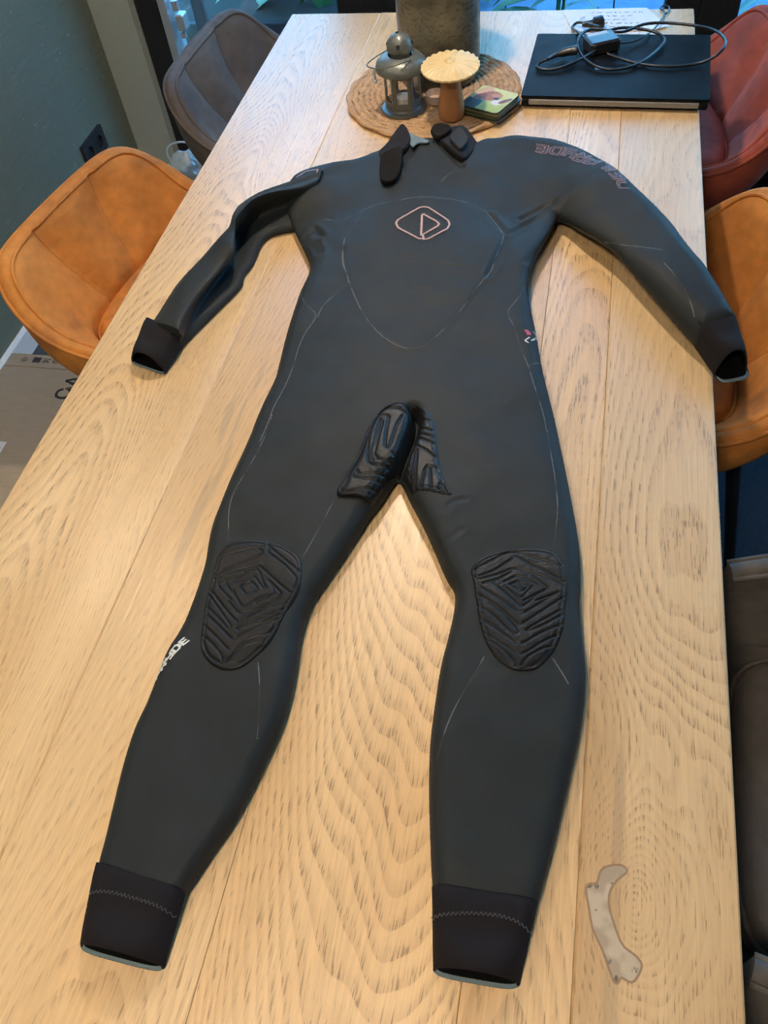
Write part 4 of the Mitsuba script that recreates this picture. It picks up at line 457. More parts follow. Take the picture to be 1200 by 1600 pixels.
sm = trimesh.Trimesh(LVv, np.vstack([lf, e0, e1]), process=False)
if sm.volume < 0: sm = trimesh.Trimesh(LVv, np.vstack([lf, e0, e1])[:, ::-1], process=False)
obj('sleeve', sm, 'neoprene', suit, smooth=75, label='sleeve standing up in a folded ridge')

# cuffs: open flattened tubes with a pale lining
def cuff(L0, R0, L1, R1, h0, h1, zb0, zb1, lip, wall=.0034, zk=1., label=None, n=56):
    L0, R0, L1, R1 = [np.array(q, float)[:2] for q in (L0, R0, L1, R1)]
    t = np.linspace(0, 1, n//2+1)
    def ring(L, R, h, zb, ins, ext, s=1):
        nn, mm = 9-6.6*s, 2.2-.9*s; zm_ = (.012*(1-s)+.003*s)*zk
        ax = (L1+R1-L0-R0)/2; ax /= np.linalg.norm(ax)
        w = (R-L); wl = np.linalg.norm(w); u = w/wl
        a, b = L+u*ins, R-u*ins; uu = -np.cos(np.pi*t); c_ = (a+b)/2; hw_ = (b-a)/2
        prof = (1-np.abs(uu)**nn)**(1/mm)
        top = np.c_[c_+hw_*uu[:, None], TZ+zb+zm_+(h-zb-zm_-ins)*prof]
        ub = uu[::-1][1:-1]; lo = (1-ub**4)**.5
        mid = np.c_[c_+hw_*ub[:, None]+ax*(ext*lo**.6)[:, None], TZ+zb+zm_-(zm_-ins*.6)*lo]
        return np.vstack([top, mid])
    S = np.linspace(0, 1, 14)
    def lerp(a, b, s): return a+(b-a)*s
    outer = [ring(lerp(L0, L1, s), lerp(R0, R1, s), lerp(h0, h1, s)+.0012*math.sin(9*s), lerp(zb0, zb1, s), 0, lip*s**4, s) for s in S]
    inner = [ring(lerp(L0, L1, s), lerp(R0, R1, s), lerp(h0, h1, s), lerp(zb0, zb1, s), wall, lip*s**4, s) for s in S[::-1][:7]]
    m = len(outer[0])
    O = np.array(outer); I = np.array(inner)
    # a soft rim between outer and inner
    rim = (O[-1]+I[0])/2
    axv = (L1+R1-L0-R0)/2; axv = axv/np.linalg.norm(axv)
    rim = rim+np.r_[axv*.0012, 0]
    body = np.concatenate([O, rim[None], I[:1]])
    k = obj('cuff', trimesh.Trimesh(body.reshape(-1, 3), grid_faces(len(body), m, False, True), process=False), 'cuff_fabric', suit, smooth=55, label=label)
    vv = np.vstack([I.reshape(-1, 3), I[-1].mean(0)]); c = np.arange(m)+(len(I)-1)*m
    F = np.vstack([grid_faces(len(I), m, False, True), np.stack([np.full(m, len(vv)-1), np.roll(c, -1), c], 1)])
    obj('inside', trimesh.Trimesh(vv, F, process=False), 'cuff_hollow_shade', k, smooth=55, label='inside of the cuff with its hollow shade painted near black')
    up = np.array([0, 0, .0007]); mi_ = slice(len(t), m)
    lin = np.concatenate([(O[-1:, mi_]*.15+rim[None][:, mi_]*.85)+up*.6, I[:1, mi_]+up, I[:1, mi_]*.6+I[1:2, mi_]*.4+up])
    obj('lining', trimesh.Trimesh(lin.reshape(-1, 3), grid_faces(len(lin), lin.shape[1]), process=False), 'lining_mat', k, smooth=55, label='pale blue-grey inner lining')
    return k
q = PT['cuff_leg_l']; ck1 = cuff(*q, .0370, .037, .001, .001, .006, label='black ankle cuff')
q = PT['cuff_leg_r']; ck2 = cuff(*q, .0370, .037, .001, .001, .006, label='black ankle cuff')
q = PT['cuff_wr_r']; ck3 = cuff(*q, .060, .052, .010, .004, .018, zk=1.6, label='black wrist cuff hanging over the table edge')
q = PT['cuff_wr_l']; ck4 = cuff(*q, .043, .036, .002, .0015, .003, label='black wrist cuff lying on the table')

# draped ribbons and prints
def drape(poly2, lift=.0006, mapf=None, maxe=.003):
    out = []
    for g in getattr(poly2, 'geoms', [poly2]):
        if g.area < 1e-9: continue
        v, f = trimesh.creation.triangulate_polygon(g, engine='earcut')
        if mapf is not None: v = mapf(v)
        v, f = trimesh.remesh.subdivide_to_size(np.c_[v, np.zeros(len(v))], f, maxe, max_iter=12)
        v[:, 2] = surf(v[:, :2])+TZ+lift
        m = trimesh.Trimesh(v, f, process=False)
        if m.face_normals[:, 2].sum() < 0: m = trimesh.Trimesh(v, f[:, ::-1], process=False)
        out.append(m)
    return cat(*out)
for q_, (kname, l) in enumerate(PT['seams'].items()):
    c = resample(spline(l, 60), .003, False); tg = np.gradient(c, axis=0); tg /= np.linalg.norm(tg, axis=1, keepdims=True)
    sN = np.stack([-tg[:, 1], tg[:, 0]], 1); ss = np.arange(len(c))*.003
    wv = .00012+.00055*np.clip((meshkit.noise(np.c_[ss*55, ss*0+q_*7.3, ss*0])-.35)/.25, 0, 1)
    Lr = np.concatenate([c+sN*wv[:, None], c-sN*wv[:, None]]); z = surf(Lr)+TZ+.0003; n_ = len(c); a = np.arange(n_-1)
    Fq = np.vstack([np.stack([a, a+n_, a+1], 1), np.stack([a+1, a+n_, a+n_+1], 1)])
    obj('seam', trimesh.Trimesh(np.c_[Lr, z], Fq, process=False), 'thread', suit, smooth=True, label='thin pale stitched seam')
obj('chest_mark', drape(LineString(PT['mark']).buffer(.0021, join_style=1), .0012), 'print_pink', suit, smooth=True, label='pinkish outlined rhombus mark with an inner triangle on the chest')
obj('chest_mark_core', drape(LineString(PT['mark']).buffer(.0010, join_style=1), .0018), 'print_pale', suit, smooth=True)
obj('shoulder_mark', drape(LineString(PT['shoulder_mark']).buffer(.0012), .0008), 'print_pink', suit, smooth=True)
GL = {'N': (.72, [[(0, 0), (0, 1), (.5, 1), (.72, .8), (.72, 0)]]), 'E': (.66, [[(.66, 1), (0, 1), (0, 0), (.66, 0)], [(0, .5), (.6, .5)]]), 'I': (.04, [[(.02, 0), (.02, 1)]]),
      'L': (.56, [[(0, 1), (0, 0), (.56, 0)]]), 'P': (.68, [[(0, 0), (0, 1), (.68, 1), (.68, .42), (.1, .42)]]), 'R': (.68, [[(0, 0), (0, 1), (.68, 1), (.68, .42), (.12, .42)], [(.36, .42), (.68, 0)]]),
      'Y': (.68, [[(0, 1), (0, .45), (.68, .45)], [(.68, 1), (.68, 0), (.15, 0)]]), 'D': (.72, [[(0, 0), (0, 1), (.5, 1), (.72, .8), (.72, .2), (.5, 0), (0, 0)]])}
def lettering(word, w, gap=.30):
    x, g = 0, []
    for ch in word:
        cw, pl = GL[ch]
        g.append((x, unary_union([LineString(q).buffer(w, cap_style=2, join_style=2) for q in pl]))); x += cw+gap
    return [shapely.affinity.translate(q, a) for a, q in g], x-gap
import shapely.affinity
def curve_map(base, inner, total):
    b, i = spline(base, 80), spline(inner, 80)
    db = np.r_[0, np.cumsum(np.linalg.norm(np.diff(b, axis=0), axis=1))]; db /= db[-1]
    def f(v):
        s = np.clip(v[:, 0]/total+.0*v[:, 1], -.02, 1.02)
        pb = np.stack([np.interp(s, db, b[:, k]) for k in (0, 1)], 1); pi = np.stack([np.interp(s, db, i[:, k]) for k in (0, 1)], 1)
        return pb+(pi-pb)*v[:, 1:2]
    return f
gl, tot = lettering('NEILPRYDE', .115, .36)
mf = curve_map(PT['txt_sleeve'], np.array(PT['txt_sleeve'])*.10+np.array(PT['txt_sleeve_in'])*.90, tot)
def seg(g): return shapely.segmentize(g, .2)
ol = unary_union([seg(q.buffer(.022).difference(q.buffer(-.022))) for q in gl])
obj('sleeve_lettering', drape(ol, .0008, mf), 'print_pink', suit, smooth=True, label='outlined lettering down the sleeve')
obj('sleeve_lettering_fill', drape(unary_union([seg(q.buffer(-.022)) for q in gl]), .0005, mf), 'print_plum', suit, smooth=True)
gl, tot = lettering('PRYDE', .15, .34)
cb = np.array(PT['txt_calf']); cd = cb[-1]-cb[0]; cd /= np.linalg.norm(cd); cn = np.array([-cd[1], cd[0]])
mf = curve_map(cb, cb+cn*.0078, tot)
obj('calf_lettering', drape(unary_union([seg(q) for q in gl]), .0007, mf), 'print_white', suit, smooth=True, label='white lettering along the calf')
sb = np.array(PT['txt_side']); sd = sb[1]-sb[0]; sl_ = np.linalg.norm(sd); sd /= sl_; sn = np.array([sd[1], -sd[0]])
def sidem(pts): return [tuple(sb[0]+sd*a*sl_+sn*b*.012) for a, b in pts]
obj('side_mark', drape(unary_union([LineString(sidem(l)).buffer(.0011, cap_style=2) for l in ([(.35, -1.15), (.9, -1.1), (.9, -.35)], [(.75, .3), (.78, 1.2), (1.1, 1.2)], [(1.0, -.2), (1.05, .6)])]), .0008), 'print_white', suit, smooth=True, label='small white bracket mark at the side')
obj('side_mark_red', drape(unary_union([LineString(sidem(l)).buffer(.0016, cap_style=2) for l in ([(.30, -.45), (.05, -.05)], [(.5, -.4), (.25, .1)], [(.62, -.2), (.42, .25)])]), .0008), 'print_red', suit, smooth=True, label='small red mark at the side')
# stitch lines of the ankle cuffs
for kk, nm, ls, hh in ((ck1, 'stitch_l', PT['cuff_leg_l'], 0), (ck2, 'stitch_r', PT['cuff_leg_r'], 0)):
    c = resample(spline(PT[nm], 60), .0022, False)
    L0, R0, L1, R1 = [np.array(z) for z in ls]
    ax = (L1+R1-L0-R0)/2; Lx = np.linalg.norm(ax); ax = ax/Lx
    ts = np.linspace(.02, .98, len(c)); s = np.clip(((c-(L0+R0)/2)@ax)/Lx, 0, 1)
    Ls, Rs = L0+(L1-L0)*s[:, None], R0+(R1-R0)*s[:, None]
    w = Rs-Ls; t_ = np.clip(((c-Ls)*w).sum(1)/(w**2).sum(1), .01, .99)
    h = .0370+(.037-.0370)*s+.0012*np.sin(9*s); nn, mm = 9-6.6*s, 2.2-.9*s; zm_ = .012*(1-s)+.003*s; z = TZ+.001+zm_+(h-.001-zm_)*(1-np.abs(2*t_-1)**nn)**(1/mm)
    zig = c+ax*(np.where(np.arange(len(c)) % 2, .0016, -.0016))[:, None]
    obj('stitching', tube(np.c_[zig, z+.0012], .0005, 5), 'thread_dark', kk, smooth=True)

# moulded pads
BODYPG = Polygon(bl[:, :2]).buffer(0)
def pad(name, outline, grooves, lift, mat_, res=.0011, gd=.0018, gw=.0012, label=None, border=.0035):
    o = spline(outline, 160, True)
    g_ = Polygon(o).buffer(0).intersection(BODYPG.buffer(-.003)); g_ = max(getattr(g_, 'geoms', [g_]), key=lambda q: q.area).buffer(-.003).buffer(.003)
    o = np.array(g_.exterior.coords)[:-1]
    P_, nb_, tri_, d_ = puff_tri(o, .004, res)
    z = surf(P_)+lift
    ps = shapely.points(P_)
    d = np.full(len(P_), 9.)
    for g in grooves:
        l = np.array(g)
        d = np.minimum(d, shapely.distance(ps, LineString(resample(chaikin_open(l), .002, False))))
    z -= gd*np.exp(-(d/gw)**2)
    if border: z -= .0011*np.exp(-((d_-border*1.6)/.0012)**2)
    z += (meshkit.fbm(np.c_[P_*260, P_[:, :1]*0], 2, seed=2)-.5)*.0005
    f_ = np.sqrt(np.maximum(1-(1-np.minimum(d_/.004, 1))**2, 0)); z0 = surf(P_)-.0015
    V, F = puff_mesh(P_, nb_, tri_, TZ+z0+(z-z0)*f_, TZ+z0-.001*f_)
    return obj(name, trimesh.Trimesh(V, F, process=False), mat_, suit, smooth=True, label=label)
def chaikin_open(P):
    P = np.asarray(P, float)
    if len(P) < 3: return P
    a, b = P[:-1], P[1:]
    return np.vstack([P[:1], np.stack([.8*a+.2*b, .2*a+.8*b], 1).reshape(-1, 2)[1:-1], P[-1:]])
pad('knee_pad', PT['kpl'], PT['kpl_g'], .0032, 'pad_rubber', label='black rubber knee pad with a rhombus groove pattern')
pad('knee_pad', PT['kpr'], PT['kpr_g'], .0032, 'pad_rubber', label='black rubber knee pad with a rhombus groove pattern')
pad('crotch_pad', PT['cpl'], PT['cpl_g'], .0075, 'pad_rubber', gd=.0024, gw=.0018, label='shiny black grooved pad bulging over the crotch fold', border=.004)
pad('crotch_pad', PT['cpr'], PT['cpr_g'], .0030, 'pad_rubber', gd=.0024, gw=.0016, label='black grooved pad inside the thigh', border=.004)

# collar pieces
def lift3(name, dz=0): 
    a = np.array(PT[name]); a[:, 2] += dz; return a
col = obj('collar', slab(lift3('collar_l', .009), .016, .003, .002), 'cuff_fabric', suit, smooth=60, label='black fabric collar band')
obj('velcro_tab', slab(lift3('tab_l', .007), .009, .0022, .0015, .0012), 'velcro', suit, smooth=60, label='fuzzy black velcro tab folded over the chest')
obj('neck_lining', slab(lift3('lining'), .0035, .0012, .0015), 'lining_mat', suit, smooth=60, label='pale blue-grey neck lining')
obj('collar', slab(lift3('collar_r', .009), .016, .003, .002), 'cuff_fabric', suit, smooth=60, label='black fabric collar band')
obj('velcro_tab', slab(lift3('fuzz_r', .008), .011, .003, .0015, .0012), 'velcro', suit, smooth=60, label='fuzzy black velcro pad on the collar')
obj('neck_strap', slab(lift3('strap_r', .010), .006, .0018, .0015), 'neoprene', suit, smooth=60, label='grey strap folded through the collar')

# ---------------------------------------------------------------- chairs
def velvet(c1, c2, c3, seed):
    def fn(p, n, uv):
        t = fbm(p.x*7+seed, p.y*7, p.z*7, octaves=3); t2 = fbm(p.x*55+seed, p.y*55, p.z*55)
        s = smoothstep(.56, .74, fbm(p.x*9+seed*3, p.y*9, p.z*9+seed, octaves=3))
        return mix(mix(c1, c2, smoothstep(.3, .7, t)), V3(c3), s*.45)*(.82+.36*t2)
    return fn
def vmat(name, c1, c2, c3, seed): return mat(name, base_color=mikit.proc(velvet(c1, c2, c3, seed)), roughness=.78, sheen=.45, sheen_tint=.8, specular=.25)
vmat('velvet_cognac', (.42, .150, .030), (.58, .225, .048), (.22, .095, .042), 1.)
vmat('velvet_taupe', (.080, .064, .056), (.115, .096, .084), (.055, .05, .05), 2.)
vmat('velvet_rust', (.31, .062, .036), (.40, .088, .050), (.22, .06, .045), 3.)
vmat('velvet_grey', (.085, .076, .066), (.115, .102, .088), (.06, .055, .05), 4.)
mat('leg_metal', base_color=(.012, .012, .012), roughness=.45)

RIM = np.array([(.265, .245, .548), (.13, .270, .556), (-.03, .276, .575), (-.105, .268, .635), (-.152, .226, .693), (-.176, .13, .703), (-.179, 0, .704)])
BAS = np.array([(.255, .214, .512), (.12, .232, .512), (.0, .221, .512), (-.058, .188, .512), (-.085, .125, .512), (-.094, .065, .512), (-.095, 0, .512)])
def mirror(a): return np.vstack([a*[1, -1, 1], a[-2::-1]])
RIM_HIGH = np.array([(.265, .232, .665), (.13, .262, .680), (-.03, .276, .700), (-.105, .272, .728), (-.160, .230, .760), (-.190, .13, .772), (-.195, 0, .774)])
def chair_meshes(RIM):
    nu, nv = 97, 19
    rim, bas = spline(mirror(RIM), nu), spline(mirror(BAS), nu)
    tg = np.gradient((rim+bas)/2, axis=0); nr = np.stack([tg[:, 1], -tg[:, 0], 0*tg[:, 0]], 1)
    nr /= np.linalg.norm(nr, axis=1, keepdims=True)
    if (nr[nu//2]@[-1., 0, 0]) < 0: nr = -nr
    # seams in the back: where the rim crosses y = +-.09
    us = np.arange(nu)/(nu-1); seam = [np.interp(.0, [0], [0])]*0
    yb = rim[:, 1]*.5+bas[:, 1]*.5
    mid = slice(nu//4, 3*nu//4)
    su = [us[mid][np.argmin(np.abs(yb[mid]-s))] for s in (-.086, .086)]
    ds = np.minimum(np.abs(us-su[0]), np.abs(us-su[1]))
    th = .026
    rows = []
    for i in range(nu):
        sec = []
        for v in np.linspace(0, 1, nv):
            q = bas[i]*(1-v)+rim[i]*v
            curve = .016*np.sin(np.pi*v)          # hollow back
            bulge = .019*np.sin(np.pi*min(v, 1))**.45*(1-np.exp(-(ds[i]/.035)**2))+.004
            groove = .006*np.exp(-(ds[i]/.006)**2)
            end = min(min(us[i], 1-us[i])/.06, 1)
            wr = .006*np.exp(-(ds[i]/.03)**2)*np.sin(60*us[i]+8*v)*np.exp(-v*5)
            sec.append(q+nr[i]*(curve-bulge*end+groove-.0+wr))
        for a in np.linspace(0, np.pi, 7)[1:-1]:
            sec.append(rim[i]+nr[i]*(th/2-th/2*math.cos(a)+.0)+[0, 0, th/2*math.sin(a)*.8])
        low = bas[i]+nr[i]*.005; low = np.array([low[0]*.95, low[1]*.92, .425])
        for v in np.linspace(1, 0, 12):
            q = low*(1-v)+rim[i]*v
            sec.append(q+nr[i]*(th+.028*np.sin(np.pi*v)+.012*(1-v)))
        sec.append(low*[.9, .9, 1]); 
        rows.append(sec)
    R = np.array(rows); ns = R.shape[1]
    F = grid_faces(nu, ns, False, True); V = R.reshape(-1, 3)
    c0, c1 = R[0].mean(0)+[.012, 0, 0], R[-1].mean(0)+[.012, 0, 0]
    V = np.vstack([V, c0, c1]); k = np.arange(ns)
    F = np.vstack([F, np.stack([np.full(ns, len(V)-2), k, np.roll(k, -1)], 1), np.stack([np.full(ns, len(V)-1), (nu-1)*ns+np.roll(k, -1), (nu-1)*ns+k], 1)])
    shell = trimesh.Trimesh(V, F, process=False)
    if shell.volume < 0: shell = trimesh.Trimesh(V, F[:, ::-1], process=False)
    p1 = tube(R[:, nv-1]+[0, 0, .002], .0042, 8); p2 = tube(rim+nr*(th+.002)+[0, 0, .002], .0042, 8)
    sms = []
    for s in su:
        i = int(round(s*(nu-1))); sms.append(tube(R[i, :nv]-nr[i]*.0005, .0016, 6))
    # seat cushion
    sp_ = np.array([(-.075, -.13), (-.03, -.195), (.06, -.218), (.18, -.208), (.225, -.170), (.238, 0), (.225, .170), (.18, .208), (.06, .218), (-.03, .195), (-.075, .13), (-.088, 0)])
    Pq, nbq, trq, dq = puff_tri(spline(sp_, 120, True), .035, .012, (.08, .3, .6, 1.))
    ff = np.sqrt(np.maximum(1-(1-np.minimum(dq/.035, 1))**2, 0))
    V, F = puff_mesh(Pq, nbq, trq, .49+.035*ff+.006*np.minimum(dq/.12, 1), .465-.035*ff)
    seat = trimesh.Trimesh(V, F, process=False)
    sp2 = np.c_[spline(sp_, 90, True), np.full(90, .497)]
    pip = tube(sp2, .0045, 8, closed=True)
    legs = []
    for sx, sy in ((1, 1), (1, -1), (-1, 1), (-1, -1)):
        legs.append(tube([(.04+sx*.13, sy*.14, .43), (.04+sx*.20, sy*.205, .013)], np.array([.016, .011]), 10))
    plate = box(-.15, .19, -.16, .16, .415, .43, .003)
    return shell, p1, p2, sms, seat, pip, legs, plate
CM = chair_meshes(RIM)
CM_HIGH = chair_meshes(RIM_HIGH)
def chair(x, y, rz, m, label, cat_='chair', group=None, zoff=0, CM=CM):
    t = thing('tub_chair', label, cat_, group)
    W = TF().translate([x, y, zoff]).rotate([0, 0, 1], math.degrees(rz))
    for nm, me, mt, sm_ in (('backrest', CM[0], m, 50), ('piping', cat(CM[1], CM[2]), m, 60), ('seat', CM[4], m, 60), ('seat_piping', CM[5], m, 60), ('base_plate', CM[7], 'leg_metal', False)):
        kk = (nm, m)
        if kk not in CP: CP[kk] = mikit.ply(me, mt, smooth=sm_)
        put(nm, CP[kk], t, to_world=W)
    for i in range(2):
        if ('seam', i, m) not in CP: CP['seam', i, m] = mikit.ply(CM[3][i], m, smooth=True)
        put('back_seam', CP['seam', i, m], t, to_world=W)
    for i in range(4):
        if ('leg', i) not in CP: CP['leg', i] = mikit.ply(CM[6][i], 'leg_metal', smooth=True)
        put('leg', CP['leg', i], t, to_world=W)
    return t
CP = {}
chair(-.651, 1.189, -.162, 'velvet_cognac', 'cognac velvet tub chair between the grey-green wall and the table')
chair(-.580, 1.94, -.057, 'velvet_taupe', 'taupe brown tub chair at the far corner by the glass door')
chair(.533, 1.91, 3.24, 'velvet_rust', 'rust red tub chair beside the laptop')
chair(.507, 1.085, 3.319, 'velvet_cognac', 'cognac velvet tub chair under the wrist cuff that hangs off the table')
chair(.800, .215, 3.14, 'velvet_grey', 'dark grey tub chair nearest the camera', CM=CM_HIGH)

# ---------------------------------------------------------------- cardboard box
def cardb(p, n, uv): return mix((.33, .265, .19), (.38, .305, .22), fbm(p.x*40, p.y*200, p.z*40))
mat('cardboard', base_color=mikit.proc(cardb), roughness=.85)
mat('ink', base_color=(.022, .02, .02), roughness=.7)
mat('label_white', base_color=(.66, .66, .66), roughness=.6)
mat('label_ink', base_color=(.15, .2, .4), roughness=.6)
bt = thing('cardboard_box', 'brown cardboard parcel with black print on the floor by the wall', 'box')
X0, X1, Y0, Y1, ZB = -1.118, -.862, .45, 1.153, .30
obj('body', cat(box(X0, X1, Y0, Y1, .008, ZB-.003, .002), box(X0, X1, Y0, Y1-.047, ZB-.003, ZB, .001)), 'cardboard', bt, smooth=False)
obj('flap', box(X0, X1, Y1-.045, Y1, ZB-.003, ZB-.0004, .0008), 'cardboard', bt, smooth=False)
tm = meshkit.text_mesh('C&A', .075, .0004, bold=True)
def flat(m, x, y, z, rz): return move(m, x, y, z, rz)
for ch, hh_, xx_, yy_ in (('C', .040, -.889, 1.002), ('&', .014, -.897, 1.036), ('A', .040, -.882, 1.048)):
    obj('shop_lettering', flat(meshkit.text_mesh(ch, hh_, .0004, bold=True), xx_, yy_, ZB, math.pi/2), 'ink', bt, smooth=False, label='large black lettering')
def disk2(r0, r1): return Point(0, 0).buffer(r1).difference(Point(0, 0).buffer(r0)) if r0 > 0 else Point(0, 0).buffer(r1)
ic = [move(trimesh.creation.extrude_polygon(disk2(.0065, .0080), .0004), -1.070, 1.131, ZB),
      move(trimesh.creation.extrude_polygon(Polygon([(-.004, -.003), (.004, -.003), (0, .005)]).difference(Polygon([(-.0025, -.002), (.0025, -.002), (0, .003)])), .0004), -1.070, 1.131, ZB),
      box(-1.046, -1.024, 1.124, 1.142, ZB-.0005, ZB+.0003), box(-1.020, -.998, 1.126, 1.1275, ZB-.0005, ZB+.0003), box(-1.020, -.998, 1.138, 1.1395, ZB-.0005, ZB+.0003), box(-1.018, -1.001, 1.131, 1.134, ZB-.0005, ZB+.0003),
      move(trimesh.creation.extrude_polygon(disk2(.0070, .0085), .0004), -.982, 1.134, ZB), move(trimesh.creation.extrude_polygon(LineString([(-.004, -.004), (.004, .004)]).buffer(.0012), .0004), -.982, 1.134, ZB)]
obj('handling_icons', cat(*ic), 'ink', bt, smooth=False, label='small black handling symbols on the flap')
lb = obj('address_label', box(-1.06, -.978, .70, .856, ZB, ZB+.0005), 'label_white', bt, smooth=False, label='white paper label')
obj('label_print', cat(*[box(-1.03, -.985-.006*(i % 3), .835-.012*i, .838-.012*i, ZB+.0004, ZB+.0008) for i in range(8)]), 'label_ink', lb, smooth=False)

# plastic bag on the floor by the glass door
mat('thin_plastic', base_color=(.42, .52, .58), roughness=.25, specular=.7)
m = trimesh.creation.icosphere(subdivisions=4, radius=1.0); v = m.vertices.copy()
v *= (1+.55*(meshkit.fbm(v*2.3+5, 3)-.5)+.25*(np.abs(meshkit.noise(v*4.1+2)-.5)))[:, None]
v *= [.075, .055, .085]; v[:, 2] = np.maximum(v[:, 2], -.05); m = trimesh.Trimesh(v, m.faces, process=False)
bg = obj('plastic_bag', move(m, -1.14, 2.41, .05, .4), 'thin_plastic', smooth=25, label='crumpled pale plastic bag on the floor below the glass door', cat='bag')
obj('bag_handle', tube([(-1.185, 2.38, .10), (-1.195, 2.385, .155), (-1.16, 2.40, .175), (-1.11, 2.41, .165), (-1.095, 2.41, .11)], .004, 8, 30), 'thin_plastic', bg, smooth=True)

# ---------------------------------------------------------------- things on the table
# woven round mat
MX, MY, MR = -.056, 1.583, .1925
mat('seagrass', base_color=mikit.proc(lambda p, n, uv: mix((.28, .15, .07), (.52, .335, .18), noise(p.x*420, p.y*420, p.z*200)*.55+.45*fbm(p.x*60, p.y*60, 1.))), roughness=.85)
turns, dr_ = 15, MR/15.2
th = np.linspace(0, 2*np.pi*turns, 15*130); rad = .004+dr_*th/(2*np.pi)
pth = np.c_[MX+rad*np.cos(th), MY+rad*np.sin(th), np.full(len(th), TZ+.0064)]
tw = np.cumsum(np.r_[0, np.linalg.norm(np.diff(pth, axis=0), axis=1)])
sides = 8; a_ = np.arange(sides)*2*np.pi/sides
nrm2 = np.c_[np.cos(th), np.sin(th), 0*th]; VV = []
for k in range(sides):
    rr = .0058*(1+.30*np.sin(tw/.0105*2*np.pi+2*a_[k])+.08*(meshkit.noise(np.c_[tw*90, tw*0+k*.3, tw*0])-.5))
    VV.append(pth+nrm2*(rr*np.cos(a_[k])*1.22)[:, None]+np.c_[0*th, 0*th, rr*np.sin(a_[k])*.78])
VV = np.stack(VV, 1).reshape(-1, 3); F = grid_faces(len(th), sides, False, True)
m = trimesh.Trimesh(VV, F, process=False)
obj('placemat', m if m.volume > 0 else trimesh.Trimesh(VV, F[:, ::-1], process=False), 'seagrass', smooth=True, label='round woven seagrass mat under the vase and the lantern', cat='placemat')
MZ = TZ+.0110

# vase
def vase_c(p, n, uv):
    a = fbm(p.x*16, p.y*16, p.z*22, octaves=4); s = smoothstep(.50, .72, fbm(p.x*210, p.y*210, p.z*210, octaves=3))
    return mix(mix((.060, .056, .038), (.130, .118, .082), smoothstep(.3, .7, a)), V3(.03, .026, .018), s*.6)
scene['vase_glaze'] = {'type': 'twosided', 'bsdf': {'type': 'principled', 'base_color': mikit.proc(vase_c), 'roughness': .38, 'specular': .5, 'clearcoat': .5, 'clearcoat_gloss': .85}}
pr = [(0, 0), (.078, 0), (.084, .004), (.087, .014), (.0885, .10), (.089, .22), (.088, .34), (.086, .372), (.083, .378), (.080, .372), (.080, .03), (0, .02)]
obj('vase', move(lathe(pr, 72), -.053, 1.648, MZ), 'vase_glaze', smooth=35, label='tall mottled grey-brown ceramic cylinder vase on the woven mat', cat='vase')

# lantern
mat('zinc', base_color=(.115, .125, .115), roughness=.42, metallic=.35, specular=.6)
mat('wax', base_color=(.75, .70, .60), roughness=.5)
LX, LY = -.108, 1.499
ln = thing('lantern', 'small grey metal lantern with star cut-out and hexagonal glazed body', 'lantern')
obj('base', move(lathe([(0, 0), (.046, 0), (.048, .002), (.047, .006), (.040, .008), (.038, .012), (0, .012)], 48), LX, LY, MZ), 'zinc', ln, smooth=35)
hx = [(.037*math.cos(math.pi/3*i+.15), .037*math.sin(math.pi/3*i+.15)) for i in range(6)]
body = []
for i in range(6):
    a, b = np.array(hx[i]), np.array(hx[(i+1) % 6]); L = np.linalg.norm(b-a)
    pl = Polygon([(0, 0), (L, 0), (L, .074), (0, .074)]).difference(Polygon([(.0085, .014), (L-.0085, .014), (L-.0085, .060), (.0085, .060)]).buffer(.0015))
    m = trimesh.creation.extrude_polygon(pl, .0016); u = (b-a)/L; nn = np.array([u[1], -u[0]])
    Mx = np.eye(4); Mx[:3, 0] = [*u, 0]; Mx[:3, 1] = [0, 0, 1]; Mx[:3, 2] = [*nn, 0]; Mx[:3, 3] = [LX+a[0], LY+a[1], MZ+.012]
    m.apply_transform(Mx); body.append(m)
obj('body', cat(*body), 'zinc', ln, smooth=20)
scene['lantern_glass'] = {'type': 'thindielectric'}
for i in range(6):
    a, b = np.array(hx[i]), np.array(hx[(i+1) % 6]); a2, b2 = a+(b-a)*.18, b+(a-b)*.18
    V = np.array([[LX+q[0]*.985, LY+q[1]*.985, MZ+z] for z in (.020, .076) for q in (a2, b2)])
    obj('glass', trimesh.Trimesh(V, [[0, 1, 3], [0, 3, 2]], process=False), 'lantern_glass', ln, smooth=False)
obj('roof', move(lathe([(.034, .084), (.050, .083), (.0535, .086), (.0535, .091), (.051, .099), (.043, .107), (.034, .112), (.026, .1135), (.0235, .112), (.0235, .108), (.030, .104)], 56), LX, LY, MZ), 'zinc', ln, smooth=40)
obj('collar', move(lathe([(.0205, .108), (.0205, .122), (.018, .122), (.018, .108)], 40), LX, LY, MZ), 'zinc', ln, smooth=35)
dm = obj('dome', move(lathe([(.021, .121), (.0262, .1215), (.0270, .124), (.0265, .131), (.0235, .140), (.018, .1475), (.010, .1525), (.0, .1545)], 48), LX, LY, MZ), 'zinc', ln, smooth=45)
mat('hole_shade', base_color=(.004, .004, .004), roughness=.9)  # near-black inlays painted as the dark inside the lantern cut-outs
star = Polygon([((.0062 if i % 2 == 0 else .0027)*math.cos(math.pi/5*i+math.pi/2), (.0062 if i % 2 == 0 else .0027)*math.sin(math.pi/5*i+math.pi/2)) for i in range(10)])
